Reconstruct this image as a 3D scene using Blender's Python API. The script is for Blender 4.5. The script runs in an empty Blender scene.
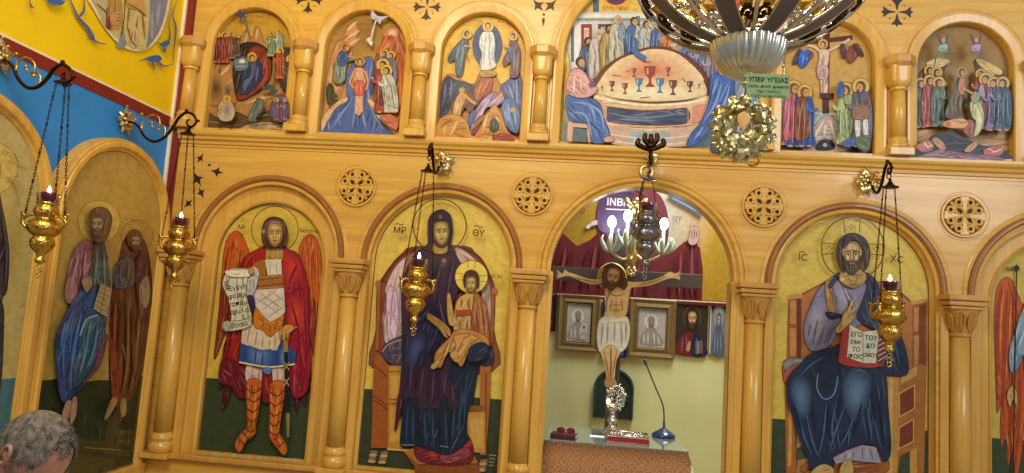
import bpy, bmesh, math, random
from mathutils import Vector, Matrix, noise
from math import sin, cos, pi, sqrt, radians as R
random.seed(7)
SC = bpy.context.scene
COL = SC.collection
# ---------------------------------------------------------------- camera
F_PX, CAM = 711.0, Vector((0, -4.6, 1.7))
_y, _t, _r = R(-6.2), R(6.0), R(3.75)
FWD = Vector((sin(_y)*cos(_t), cos(_y)*cos(_t), sin(_t)))
_rt = Vector((cos(_y), -sin(_y), 0)); _up = _rt.cross(FWD)
RT = cos(_r)*_rt + sin(_r)*_up; UP = cos(_r)*_up - sin(_r)*_rt
cd = bpy.data.cameras.new('camera'); cam = bpy.data.objects.new('camera', cd); COL.objects.link(cam)
cd.sensor_width = 36; cd.lens = 36*F_PX/1024; cd.clip_start = .05
cam.matrix_world = Matrix(((RT.x, UP.x, -FWD.x, CAM.x), (RT.y, UP.y, -FWD.y, CAM.y), (RT.z, UP.z, -FWD.z, CAM.z), (0, 0, 0, 1)))
SC.camera = cam
def ray(px, py): return RT*(px-512) - UP*(py-236.5) + FWD*F_PX
def W(px, py, y=0.0):                       # point of the plane y = const seen at a photograph position
    v = ray(px, py); return CAM + v*((y-CAM.y)/v.y)
def WX(px, py, x):                          # the same on a plane x = const
    v = ray(px, py); return CAM + v*((x-CAM.x)/v.x)
# ---------------------------------------------------------------- objects
WL = {}
def thing(name, label, cat, loc, group=None):
    o = bpy.data.objects.new(name, None); COL.objects.link(o); o.location = loc; o.empty_display_size = .05
    WL[o.name] = Vector(loc); tag(o, label, cat, group); return o
def tag(o, label=None, cat=None, group=None, kind=None):
    if label: o['label'] = label
    if cat: o['category'] = cat
    if group: o['group'] = group
    if kind: o['kind'] = kind
    return o
def obj(name, bm, mats, parent=None, smooth=False, loc=None, auto=None):
    me = bpy.data.meshes.new(name)
    base = WL[parent.name] if parent else Vector(loc or (0, 0, 0))
    if base.length: bmesh.ops.translate(bm, verts=bm.verts, vec=-base)
    if smooth:
        for f in bm.faces: f.smooth = True
    if auto:
        bmesh.ops.recalc_face_normals(bm, faces=bm.faces)
        for e in bm.edges:
            if len(e.link_faces) == 2 and e.calc_face_angle(0) > auto: e.smooth = False
    bm.to_mesh(me); bm.free()
    for m in (mats if isinstance(mats, (list, tuple)) else [mats]): me.materials.append(m)
    o = bpy.data.objects.new(name, me); COL.objects.link(o)
    if parent: o.parent = parent
    else: o.location = base
    WL[o.name] = base.copy(); return o
def BM(): return bmesh.new()
def face(bm, pts, mi=0):
    f = bm.faces.new([bm.verts.new(p) for p in pts]); f.material_index = mi; return f
def box(bm, x0, x1, y0, y1, z0, z1, bev=0, mi=0, M=None):
    r = bmesh.ops.create_cube(bm, size=1)
    bmesh.ops.transform(bm, matrix=Matrix.Translation(((x0+x1)/2, (y0+y1)/2, (z0+z1)/2)) @ Matrix.Diagonal((x1-x0, y1-y0, z1-z0, 1)), verts=r['verts'])
    vs = r['verts']
    if bev:
        es = list({e for v in vs for e in v.link_edges})
        q = bmesh.ops.bevel(bm, geom=es, offset=bev, segments=2, affect='EDGES', profile=.5)
        vs = list({v for f in q['faces'] for v in f.verts} | {v for v in vs if v.is_valid})
    for f in {f for v in vs for f in v.link_faces}: f.material_index = mi
    if M is not None: bmesh.ops.transform(bm, matrix=M, verts=vs)
    return vs
def lathe(bm, prof, cx, cy, seg=24, a0=0, a1=2*pi, mi=0, flute=None, M=None, z0=0, caps=True):
    full = abs(a1-a0-2*pi) < 1e-6; n = seg if full else seg+1; rings = []
    for r, z in prof:
        ring = []
        for k in range(n):
            a = a0+(a1-a0)*k/seg
            rr = r*(flute(a, z) if flute else 1)
            ring.append(bm.verts.new((cx+rr*cos(a), cy+rr*sin(a), z0+z)))
        rings.append(ring)
    fs = []
    for i in range(len(rings)-1):
        for k in range(seg):
            k2 = (k+1) % n
            f = bm.faces.new((rings[i][k], rings[i][k2], rings[i+1][k2], rings[i+1][k])); f.smooth = True; f.material_index = mi; fs.append(f)
    if full and caps:
        for ring, s in ((rings[0], -1), (rings[-1], 1)):
            f = bm.faces.new(ring if s > 0 else ring[::-1]); f.material_index = mi
    vs = [v for r_ in rings for v in r_]
    if M is not None: bmesh.ops.transform(bm, matrix=M, verts=vs)
    return vs
def tube(bm, pts, rad, seg=8, mi=0, closed=False):
    pts = [Vector(p) for p in pts]; n = len(pts); rings = []
    rad = rad if isinstance(rad, (list, tuple)) else [rad]*n
    nrm = None
    for i, p in enumerate(pts):
        if closed: t = pts[(i+1) % n]-pts[i-1]
        else: t = pts[min(i+1, n-1)]-pts[max(i-1, 0)]
        t = t.normalized() if t.length > 1e-9 else Vector((0, 0, 1))
        if nrm is None:
            nrm = t.orthogonal().normalized()
        nrm = (nrm-t*nrm.dot(t)); nrm = nrm.normalized() if nrm.length > 1e-6 else t.orthogonal().normalized()
        b = t.cross(nrm)
        rings.append([bm.verts.new(p+(nrm*cos(2*pi*k/seg)+b*sin(2*pi*k/seg))*rad[i]) for k in range(seg)])
    for i in range(n if closed else n-1):
        a, c = rings[i], rings[(i+1) % n]
        for k in range(seg):
            f = bm.faces.new((a[k], a[(k+1) % seg], c[(k+1) % seg], c[k])); f.smooth = True; f.material_index = mi
    if not closed:
        for ring in (rings[0][::-1], rings[-1]):
            f = bm.faces.new(ring); f.material_index = mi
def ball(bm, c, r, sx=1, sy=1, sz=1, u=14, v=9, mi=0):
    q = bmesh.ops.create_uvsphere(bm, u_segments=u, v_segments=v, radius=r)
    bmesh.ops.transform(bm, matrix=Matrix.Translation(c) @ Matrix.Diagonal((sx, sy, sz, 1)), verts=q['verts'])
    for f in {f for w in q['verts'] for f in w.link_faces}: f.smooth = True; f.material_index = mi
    return q['verts']
def strip_sweep(bm, path, closed=False, mi=0, smooth=False):      # path: list of profiles (lists of points)
    rows = [[bm.verts.new(p) for p in pr] for pr in path]
    for i in range(len(rows) if closed else len(rows)-1):
        a, b = rows[i], rows[(i+1) % len(rows)]
        for k in range(len(a)-1):
            f = bm.faces.new((a[k], a[k+1], b[k+1], b[k])); f.material_index = mi; f.smooth = smooth
def cr(pts, closed=True, n=4):                                     # Catmull-Rom
    N = len(pts); out = []
    for i in range(N if closed else N-1):
        g = lambda k: pts[k % N] if closed else pts[min(max(k, 0), N-1)]
        p0, p1, p2, p3 = g(i-1), g(i), g(i+1), g(i+2)
        for j in range(n):
            t = j/n
            out.append(tuple(.5*(2*b+(c-a)*t+(2*a-5*b+4*c-d)*t*t+(3*b-a-3*c+d)*t**3) for a, b, c, d in zip(p0, p1, p2, p3)))
    if not closed: out.append(tuple(pts[-1]))
    return out
# ---------------------------------------------------------------- materials
def lin(h):
    h = h.lstrip('#'); c = [int(h[i:i+2], 16)/255 for i in (0, 2, 4)]
    return tuple(x/12.92 if x <= .04045 else ((x+.055)/1.055)**2.4 for x in c)+(1,)
MATS = {}
def mat(name, col, rough=.5, metal=0, coat=0, var=.12, scale=(6, 6, 6), bump=0, emit=0, trans=0, spec=.5, detail=4, col2=None, dist=0, alpha=1, sheen=0):
    m = bpy.data.materials.new(name); m.use_nodes = True; nt = m.node_tree; N = nt.nodes; L = nt.links
    b = N['Principled BSDF']; c = lin(col)
    tc = N.new('ShaderNodeTexCoord'); mp = N.new('ShaderNodeMapping'); mp.inputs['Scale'].default_value = scale
    L.new(tc.outputs['Object'], mp.inputs['Vector'])
    nz = N.new('ShaderNodeTexNoise'); nz.inputs['Scale'].default_value = 1; nz.inputs['Detail'].default_value = detail; nz.inputs['Distortion'].default_value = dist
    L.new(mp.outputs['Vector'], nz.inputs['Vector'])
    rp = N.new('ShaderNodeValToRGB'); rp.color_ramp.elements[0].position = .3; rp.color_ramp.elements[1].position = .7
    c2 = lin(col2) if col2 else tuple(x*(1+var) for x in c[:3])+(1,)
    c1 = c if col2 else tuple(x*(1-var) for x in c[:3])+(1,)
    rp.color_ramp.elements[0].color = c1; rp.color_ramp.elements[1].color = c2
    L.new(nz.outputs['Fac'], rp.inputs['Fac']); L.new(rp.outputs['Color'], b.inputs['Base Color'])
    b.inputs['Roughness'].default_value = rough; b.inputs['Metallic'].default_value = metal; b.inputs['Coat Weight'].default_value = coat
    b.inputs['Coat Roughness'].default_value = .08; b.inputs['Specular IOR Level'].default_value = spec
    b.inputs['Transmission Weight'].default_value = trans
    if sheen: b.inputs['Sheen Weight'].default_value = sheen
    if emit: b.inputs['Emission Color'].default_value = c; b.inputs['Emission Strength'].default_value = emit
    if bump:
        bp = N.new('ShaderNodeBump'); bp.inputs['Strength'].default_value = bump; bp.inputs['Distance'].default_value = .004
        L.new(nz.outputs['Fac'], bp.inputs['Height']); L.new(bp.outputs['Normal'], b.inputs['Normal'])
    MATS[name] = m; return m
WC, WC2 = 'C8933A', 'DCB054'
WV = mat('wood_vertical_grain', WC, .34, coat=.25, scale=(26, 26, 1.6), col2=WC2, dist=.6, detail=6)
WH = mat('wood_horizontal_grain', WC, .36, coat=.2, scale=(1.3, 26, 26), col2=WC2, dist=.6, detail=6)
WD = mat('wood_darker_varnish', 'BC863A', .36, coat=.2, scale=(14, 14, 6), col2='CE9E4E', detail=6)
WDK = mat('wood_dark_moulding', '8E5A2A', .4, coat=.2, scale=(14, 14, 6), col2='A26C36')
INLAY = mat('inlay_dark_walnut', '2A150C', .5)
GOLD = mat('polished_gold', 'CDA552', .26, 1, var=.35, scale=(70, 70, 70), bump=.8)
GOLD2 = mat('pale_gold', 'D2C08E', .32, 1, var=.3, scale=(70, 70, 70), bump=.6)
SILV = mat('polished_silver', 'CFCBC2', .2, 1, var=.12, scale=(30, 30, 30), bump=.15)
SILVD = mat('aged_silver', '8C8A90', .24, 1, var=.2, scale=(30, 30, 30), bump=.2)
BRONZE = mat('dark_bronze', '3A2616', .35, 1, var=.3, scale=(40, 40, 40), bump=.2)
DKMET = mat('dark_steel', '6E6468', .45, .4)
RUBY = mat('dark_red_glass', '5A0A22', .06, 0, trans=.55, coat=.5)
WAX = mat('candle_wax', 'F0E6D0', .5)
FLAME = mat('flame', 'FFD9A0', .5, emit=18)
BULB = mat('candle_bulb', 'EAF2FF', .5, emit=25)
def area(name, loc, tgt, size, power, col):
    l = bpy.data.lights.new(name, 'AREA'); l.shape = 'RECTANGLE'; l.size, l.size_y = size; l.energy = power; l.color = col
    o = bpy.data.objects.new(name, l); COL.objects.link(o); o.location = loc
    o.rotation_euler = (Vector(tgt)-Vector(loc)).to_track_quat('-Z', 'Y').to_euler(); return o
def point(name, loc, power, col, r=.03):
    l = bpy.data.lights.new(name, 'POINT'); l.energy = power; l.color = col; l.shadow_soft_size = r
    o = bpy.data.objects.new(name, l); COL.objects.link(o); o.location = loc; return o
# ================================================================ setting
XW = -2.93                                   # left wall
bm = BM(); face(bm, [(-3.3, -8, 0), (5, -8, 0), (5, 3, 0), (-3.3, 3, 0)])
tag(obj('floor', bm, mat('floor_marble', 'B8A890', .25, scale=(2, 2, 2), var=.15)), kind='structure')
BLUE = mat('wall_blue_paint', '2A86D6', .6, scale=(3, 3, 3), var=.1)
YEL = mat('wall_yellow_paint', 'F0C800', .6, scale=(3, 3, 3), var=.06)
REDP = mat('wall_red_band', '7E1E12', .55, scale=(8, 8, 8), var=.15)
CREAM = mat('wall_cream_line', 'E8DCC0', .6)
zt = 2.885
bm = BM()
box(bm, XW-.2, XW, -7, -.002, 0, 2.815, mi=0)
box(bm, XW-.2, XW+.004, -7, -.0, 2.815, zt, mi=2)
box(bm, XW-.2, XW, -7, .3, zt, 5.2, mi=1)
box(bm, XW, XW+.006, -7, -.05, zt, zt+.012, mi=3)
box(bm, XW-.1, -2.868, -.035, .3, 2.1, 5.2, mi=2)
box(bm, XW, XW+.02, -.05, -.035, 2.1, 5.2, mi=3)
tag(obj('wall_left', bm, [BLUE, YEL, REDP, CREAM]), kind='structure')

# ---------------------------------------------------------------- carved wooden screen
screen = thing('icon_screen', 'golden varnished wooden church screen with two tiers of arched icons and columns', 'icon screen', (0.34, .05, 0))
ZS, CX = 1.975, [-2.158, -.96, .342, 1.648, 2.845]              # springing height and centres of the lower arches
CR = [.48, .48, .583, .48, .48]
COLX = [-2.735, -1.556, -.367, 1.052, 2.258, 3.44]
ZT, UZ = 2.735, 3.42
UCX = [-2.42, -1.60, -.778, .342, 1.47, 2.295, 3.11]
UCR = [.355, .355, .355, .64, .355, .355, .355]
UCOL = [-2.83, -2.01, -1.19, -.367, 1.055, 1.885, 2.705, 3.52]
def arched_wall(bm, xs, cx, r, zs, zb, zt, y0, y1):
    """front, back, and reveals of one bay of panelling with an arched opening"""
    x0, x1 = xs; n = 40
    arc = [(cx-r*cos(pi*k/n), zs+r*sin(pi*k/n)) for k in range(n+1)]
    for y, fl in ((y0, 1), (y1, -1)):
        def q(p): face(bm, [Vector((a, y, c)) for a, c in (p if fl > 0 else p[::-1])])
        q([(x0, zb), (cx-r, zb), (cx-r, zs), (x0, zs)]); q([(x0, zs), (cx-r, zs), (cx-r, zt), (x0, zt)])
        q([(cx+r, zb), (x1, zb), (x1, zs), (cx+r, zs)]); q([(cx+r, zs), (x1, zs), (x1, zt), (cx+r, zt)])
        for (a, c), (b, d) in zip(arc, arc[1:]): q([(a, c), (b, d), (b, zt), (a, zt)])
    path = [(cx-r, zb)]+arc+[(cx+r, zb)]
    for (a, c), (b, d) in zip(path, path[1:]):
        face(bm, [(a, y0, c), (a, y1, c), (b, y1, d), (b, y0, d)])
def arch_mould(bm, cx, r, zs, prof, zb=None, mi=0, n=48):
    path = []
    ang = [(pi*k/n) for k in range(n+1)]
    if zb is not None: path.append([(cx-r-dr, y, zb) for dr, y in prof])
    for a in ang: path.append([(cx-(r+dr)*cos(a), y, zs+(r+dr)*sin(a)) for dr, y in prof])
    if zb is not None: path.append([(cx+r+dr, y, zb) for dr, y in prof])
    strip_sweep(bm, path, mi=mi)
bm = BM()
edges = [-2.93, -1.556, -.367, 1.05, 2.245, 3.9]
for i in range(5):
    arched_wall(bm, (edges[i], edges[i+1]), CX[i], CR[i], ZS, .6 if i != 2 else 0, ZT, 0, .14)
for i in (0, 1, 3, 4):                                            # plinth below the icons
    box(bm, edges[i], edges[i+1], -.02, .14, 0, .6)
    box(bm, CX[i]-.42, CX[i]+.42, -.035, -.02, .12, .5, bev=.006)
obj('lower_panelling', bm, WH, screen)
bm = BM()
ue = [-2.866]+UCOL[1:-1]+[3.9]
for i in range(7): arched_wall(bm, (ue[i], ue[i+1]), UCX[i], UCR[i], UZ, 2.8, 4.6, 0, .1)
obj('upper_panelling', bm, WH, screen)
# cornice between the tiers
bm = BM()
prof = [(.02, 2.695), (-.006, 2.695), (-.006, 2.702), (.004, 2.704), (.004, 2.712), (-.012, 2.716), (-.014, 2.735), (-.03, 2.745), (-.035, 2.762), (-.05, 2.775), (-.055, 2.79), (-.055, 2.808), (-.02, 2.814), (.06, 2.814)]
strip_sweep(bm, [[(x, y, z) for y, z in prof] for x in (-2.866, 3.9)])
obj('cornice', bm, WH, screen)
for a, b in ((-2.86, CX[2]-.585), (CX[2]+.585, 3.9)):
    bm = BM(); box(bm, a, b, -.062, -.0, .595, .63, bev=.008); obj('plinth_rail', bm, WD, screen)
# mouldings of the lower arches
bead = [(-.002, .03), (-.002, -.002), (.012, -.006), (.02, -.002)]
dark = [(.02, -.002), (.024, -.012), (.034, -.022), (.046, -.022), (.056, -.012), (.06, .002)]
pale = [(.06, .002), (.064, -.006), (.082, -.008), (.088, -.004), (.09, .006), (.094, .006), (.096, -.001)]
for i in range(5):
    bm = BM(); arch_mould(bm, CX[i], CR[i], ZS, bead); arch_mould(bm, CX[i], CR[i], ZS, dark, mi=1); arch_mould(bm, CX[i], CR[i], ZS, pale)
    obj('arch_moulding', bm, [WH, WH if i == 2 else WDK], screen, auto=.9)
# frames round the icons of the lower tier
for i in (0, 1, 3, 4):
    r = .378 if i in (0, 4) else .462
    bm = BM()
    arch_mould(bm, CX[i], r, 1.955 if r < .4 else ZS, [(0, .13), (0, .046), (.006, .04), (.016, .036), (.02, .044), (CR[i]-r-.02, .044), (CR[i]-r, .03), (CR[i]-r+.03, .03)], zb=.6)
    z0 = .66-.03
    for a, b in (((CX[i]-CR[i]), (CX[i]+CR[i])),): box(bm, a, b, .04, .13, .6, .64)
    obj('icon_frame', bm, WV, screen, auto=.6)
# gate jambs
for s in (-1, 1):
    bm = BM(); x = CX[2]+s*.583
    box(bm, min(x, x-s*.018), max(x, x-s*.018), .0, .15, 0, ZS)
    strip_sweep(bm, [[(x-s*.018, .02, z), (x-s*.018, -.006, z), (x, -.014, z), (x+s*.014, -.01, z), (x+s*.02, .002, z)] for z in (.63, 1.9)])
    obj('gate_jamb', bm, WV, screen)
# pilasters, columns, capitals
def leaf_capital(bm, x, y, z0, z1, r0, r1):
    n = 32; rows = 7; prev = None
    for j in range(rows+1):
        t = j/rows; z = z0+(z1-z0)*t; r = r0+(r1-r0)*t**.8
        ring = []
        for k in range(n):
            a = 2*pi*k/n
            c = abs(cos(4*a)); sq = 1/max(abs(cos(a)), abs(sin(a)))
            rr = r*(1+(sq-1)*.7*t**2)
            carve = .008*sin(pi*t)*(1-2*abs(((k % 4)/4)-.5)*2) if j not in (0, rows) else 0
            ring.append(bm.verts.new((x+(rr+carve)*cos(a), y+(rr+carve)*sin(a), z)))
        if prev:
            for k in range(n):
                f = bm.faces.new((prev[k], prev[(k+1) % n], ring[(k+1) % n], ring[k])); f.smooth = True
        prev = ring
    for k in range(8):                                            # carved leaves
        a = pi/8+k*pi/4
        for s in (-1, 0, 1):
            p = []
            for j in range(7):
                t = j/6; rr = r0+(r1-r0)*t**.8; rr *= 1+(1/max(abs(cos(a)), abs(sin(a)))-1)*.7*t*t
                aa = a+s*.26*sin(pi*t*.9)
                p.append((x+(rr+.004)*cos(aa), y+(rr+.004)*sin(aa), z0+.008+(z1-z0-.02)*t))
            tube(bm, p, [.003+.004*sin(pi*min(1, j/6+.1)) for j in range(7)], seg=5)
for i, x in enumerate(COLX):
    if x > 3: continue
    yc = -.01 if i else -.03
    bm = BM()
    lathe(bm, [(.059, .76), (.057, 1.1), (.051, 1.725)], x, yc, 28)
    sh = obj('column', bm, WV, screen)
    bm = BM()
    lathe(bm, [(.068, .63), (.077, .64), (.081, .66), (.079, .68), (.071, .69), (.066, .70), (.066, .708), (.072, .715), (.073, .728), (.067, .738), (.06, .745), (.059, .76)], x, yc, 28)
    box(bm, x-.095, x+.095, yc-.09, yc+.06, .6, .632, bev=.004)
    obj('base', bm, WV, sh)
    bm = BM()
    lathe(bm, [(.051, 1.72), (.059, 1.725), (.063, 1.733), (.059, 1.743), (.051, 1.747)], x, yc, 28)
    leaf_capital(bm, x, yc, 1.745, 1.888, .054, .092)
    obj('capital', bm, WD, sh)
    bm = BM()
    box(bm, x-.1, x+.1, yc-.1, .04, 1.886, 1.905, bev=.005); box(bm, x-.11, x+.11, yc-.11, .04, 1.908, 1.935, bev=.006); box(bm, x-.121, x+.121, yc-.121, .04, 1.938, 1.973, bev=.008)
    obj('abacus', bm, WD, sh)
    bm = BM()
    for s in (-1, 1):
        if i == 0 and s < 0: continue
        a, b = sorted((x+s*.062, x+s*.112)); box(bm, a, b, -.014, .02, .62, 1.89, bev=.004)
    obj('pilaster', bm, WV, screen)
for i, x in enumerate(UCOL):
    if x > 3: continue
    yc = -.03
    bm = BM(); lathe(bm, [(.046, 2.93), (.043, 3.1), (.04, 3.235)], x, yc, 24)
    sh = obj('upper_column', bm, WV, screen)
    bm = BM()
    lathe(bm, [(.062, 2.858), (.066, 2.87), (.063, 2.885), (.056, 2.89), (.056, 2.897), (.06, 2.905), (.058, 2.918), (.05, 2.926), (.05, 2.93)], x, yc, 24)
    box(bm, x-.072, x+.072, yc-.07, .03, 2.812, 2.86, bev=.004)
    obj('base', bm, WV, sh)
    bm = BM()
    lathe(bm, [(.044, 3.23), (.052, 3.236), (.052, 3.246), (.046, 3.252)], x, yc, 24)
    lathe(bm, [(.044, 3.25), (.057, 3.257), (.064, 3.272), (.066, 3.295), (.066, 3.385)], x, yc, 24, flute=lambda a, z: 1+(min(1.2, 1/max(abs(cos(a)), abs(sin(a))))-1)*min(1, max(0, (z-3.25)/.05)))
    obj('capital', bm, WV, sh, auto=.7)
    bm = BM()
    lathe(bm, [(.072, 3.38), (.09, 3.402), (.09, 3.445), (.086, 3.452)], x, yc, 8, a0=pi/8, a1=pi/8+2*pi, flute=lambda a, z: 1.06)
    for f in bm.faces: f.smooth = False
    obj('abacus', bm, WD, sh)
for i in range(7):                                                # raised bands round the upper icons
    r = UCR[i]-.07
    bm = BM()
    arch_mould(bm, UCX[i], r, UZ, [(0, .09), (0, -.004), (.006, -.012), (.05, -.02), (.064, -.02), (.07, -.01), (.07, .002), (.082, .002), (.088, -.004), (.098, -.004), (.104, .002)], zb=2.812)
    box(bm, UCX[i]-r, UCX[i]+r, .01, .09, 2.80, 2.836)
    obj('upper_icon_frame', bm, WV, screen, auto=.6)
# pierced rosettes
for x in (-1.572, -.383, 1.088, 2.285):
    z, r = 2.464, .137
    bm = BM()
    for a, b, y0, y1 in ((r*.86, r, -.012, .004),):
        strip_sweep(bm, [[(x+rr*cos(t), y, z+rr*sin(t)) for rr, y in ((a, .004), (a, -.008), (a+.006, -.014), (b-.004, -.014), (b, -.006), (b, .004))] for t in [2*pi*k/48 for k in range(48)]], closed=True)
    for k in range(4):
        a = k*pi/2; d = Vector((cos(a), 0, sin(a))); p = Vector((-sin(a), 0, cos(a))); c = Vector((x, -.012, z))
        pts = [(.012, .008), (.07, .012), (.112, .026), (.118, .02), (.118, -.02), (.112, -.026), (.07, -.012), (.012, -.008)]
        ring0 = [c+d*u+p*v for u, v in pts]
        f = face(bm, [q+Vector((0, -.006, 0)) for q in ring0])
        for q0, q1 in zip(ring0, ring0[1:]+ring0[:1]): face(bm, [q0+Vector((0, -.006, 0)), q0+Vector((0, .008, 0)), q1+Vector((0, .008, 0)), q1+Vector((0, -.006, 0))])
        for sgn in (-1, 1):
            aa = a+sgn*pi/8; cc = Vector((x+.088*cos(aa), -.013, z+.088*sin(aa)))
            tube(bm, [cc+Vector((.019*cos(t), 0, .019*sin(t))) for t in [2*pi*j/12 for j in range(12)]], .0085, seg=6, closed=True)
            q = Vector((x+.045*cos(aa-sgn*.1), -.013, z+.045*sin(aa-sgn*.1)))
            tube(bm, [Vector((x+.02*cos(a+sgn*.3), -.013, z+.02*sin(a+sgn*.3))), q, Vector((x+.066*cos(aa), -.013, z+.066*sin(aa)))], [.008, .009, .009], seg=6)
            tube(bm, [q, Vector((x+.07*cos(a+sgn*.72), -.013, z+.07*sin(a+sgn*.72))), Vector((x+.115*cos(a+sgn*.76), -.013, z+.115*sin(a+sgn*.76)))], .0075, seg=6)
    lathe(bm, [(.024, -.012), (.02, 0), (.024, .012), (.0, .013)], 0, 0, 12, M=Matrix.Translation((x, -.002, z)) @ Matrix.Rotation(pi/2, 4, 'X'), caps=False)
    ro = obj('rosette', bm, WH, screen)
    bm = BM(); lathe(bm, [(r*.9, -.0035), (r*.9, .003)], 0, 0, 40, M=Matrix.Translation((x, -.001, z)) @ Matrix.Rotation(pi/2, 4, 'X'))
    obj('rosette_ground', bm, INLAY, ro)
    bm = BM(); tube(bm, [(x+(r+.014)*cos(t), 0, z+(r+.014)*sin(t)) for t in [2*pi*k/48 for k in range(48)]], .0018, seg=5, closed=True)
    obj('rosette_rim', bm, WD, ro)
# dark inlaid crosses and leaves
def inlay(bm, c, shapes, sc, rot=0):
    for pts in shapes:
        P = [Vector((c.x+sc*(u*cos(rot)-v*sin(rot)), -.003, c.z+sc*(u*sin(rot)+v*cos(rot)))) for u, v in (pts if len(pts) == 12 else cr(pts, True, 3))]
        face(bm, P)
        for a, b in zip(P, P[1:]+P[:1]): face(bm, [a, a+Vector((0, .006, 0)), b+Vector((0, .006, 0)), b])
arm = [(0, .08), (.06, .3), (.12, .55), (.36, .86), (.12, .84), (0, 1.0), (-.12, .84), (-.36, .86), (-.12, .55), (-.06, .3)]
CROSS = [[(u*cos(k*pi/2)-v*sin(k*pi/2), u*sin(k*pi/2)+v*cos(k*pi/2)) for u, v in arm] for k in range(4)]
CROSS += [[(.45*sx+.05*cos(t), .45*sz+.05*sin(t)) for t in (0, 1.57, 3.14, 4.71)] for sx in (-1, 1) for sz in (-1, 1)]
leaf = [(0, .05), (.07, .35), (.16, .52), (.42, .5), (.24, .68), (.12, .78), (0, 1.2), (-.12, .78), (-.24, .68), (-.42, .5), (-.16, .52), (-.07, .35)]
def rl(l, a, s=1): return [(s*(u*cos(a)-v*sin(a)), s*(u*sin(a)+v*cos(a))) for u, v in l]
drop = [(0, -.42), (.1, -.55), (0, -1.0), (-.1, -.55)]
TRI = [rl(leaf, -.75), rl(leaf, .75), drop, [(.09*cos(t), .09*sin(t)-.18) for t in [k*pi/3 for k in range(6)]]]
for px, py in ((309, 0), (427, 7), (897, 12), (1040, 20)):
    bm = BM(); inlay(bm, W(px, py), CROSS, .098); obj('cross_inlay', bm, INLAY, screen)
for px, py in ((544, 12), (188, 0)):
    bm = BM(); inlay(bm, W(px, py), TRI, .1); obj('leaf_inlay', bm, INLAY, screen)
for px, py, a, q in ((200, 159, -.5, .07), (218, 172, 1.4, .085), (198, 180, .6, .1), (201, 192, -2.6, .075), (189, 203, 2.4, .07)):
    bm = BM(); inlay(bm, W(px, py), [[(u, v-.55) for u, v in leaf]], q, a); obj('leaf_inlay', bm, INLAY, screen)
bm = BM(); inlay(bm, W(209.5, 165), [[(.1*cos(t), .1*sin(t)) for t in [k*pi/3 for k in range(6)]]], .085)
obj('dot_inlay', bm, INLAY, screen)
# ---------------------------------------------------------------- arcade of the left wall
XB = XW+.1
arc = thing('icon_arcade', 'row of golden wooden arches framing tall icons on the blue left wall', 'icon arcade', (XW+.02, -1.06, 0))
def wx_arch(bm, cy, r, zs, zb, prof, n=40):              # profile (dr, x)
    path = [[(x, cy-r-dr, zb) for dr, x in prof]]
    for k in range(n+1):
        a = pi*k/n; path.append([(x, cy-(r+dr)*cos(a), zs+(r+dr)*sin(a)) for dr, x in prof])
    path.append([(x, cy+r+dr, zb) for dr, x in prof])
    strip_sweep(bm, path)
AC, AR, AZ = [-.575, -1.645], .453, 2.06
for i, cy in enumerate(AC):
    bm = BM()
    wx_arch(bm, cy, AR, AZ, .56, [(0, XW+.005), (0, XB-.03), (.006, XB-.02), (.014, XB-.02), (.02, XB-.002), (.028, XB+.004), (.05, XB+.004), (.056, XB-.004), (.068, XB-.004), (.072, XB-.02), (.078, XB-.02), (.078, XW+.005)])
    box(bm, XW+.005, XB-.02, cy-AR-.077, cy+AR+.077, .5, .56); box(bm, XW+.005, XB+.01, cy-AR-.079, cy+AR+.079, .45, .56, bev=.01)
    box(bm, XW+.005, XB-.03, cy-AR-.077, cy+AR+.077, 0, .45)
    obj('arch_frame', bm, WV, arc, auto=.5)
# ================================================================ painted icons
pm = bpy.data.materials.new('egg_tempera_paint'); pm.use_nodes = True
nt = pm.node_tree; pb = nt.nodes['Principled BSDF']
at = nt.nodes.new('ShaderNodeAttribute'); at.attribute_name = 'paint'
tcx = nt.nodes.new('ShaderNodeTexCoord'); nz = nt.nodes.new('ShaderNodeTexNoise'); nz.inputs['Scale'].default_value = 28; nz.inputs['Detail'].default_value = 5
nt.links.new(tcx.outputs['Object'], nz.inputs['Vector'])
mr = nt.nodes.new('ShaderNodeMapRange'); mr.inputs['To Min'].default_value = .62; mr.inputs['To Max'].default_value = 1.24
nt.links.new(nz.outputs['Fac'], mr.inputs['Value'])
mx = nt.nodes.new('ShaderNodeVectorMath'); mx.operation = 'SCALE'
nt.links.new(at.outputs['Color'], mx.inputs[0]); nt.links.new(mr.outputs['Result'], mx.inputs['Scale'])
nt.links.new(mx.outputs['Vector'], pb.inputs['Base Color'])
pb.inputs['Roughness'].default_value = .5; pb.inputs['Specular IOR Level'].default_value = .3; pb.inputs['Coat Weight'].default_value = .1; pb.inputs['Coat Roughness'].default_value = .1
def mixh(a, b, t):
    a, b = a.lstrip('#'), b.lstrip('#')
    return ''.join('%02x' % max(0, min(255, round(int(a[i:i+2], 16)*(1-t)+int(b[i:i+2], 16)*t))) for i in (0, 2, 4))
def lt(c, t=.3): return mixh(c, 'ffffff', t)
def dk(c, t=.3): return mixh(c, '000000', t)
def pts(s): return [tuple(float(v) for v in q.split(',')) for q in s.split()] if isinstance(s, str) else list(s)
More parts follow.
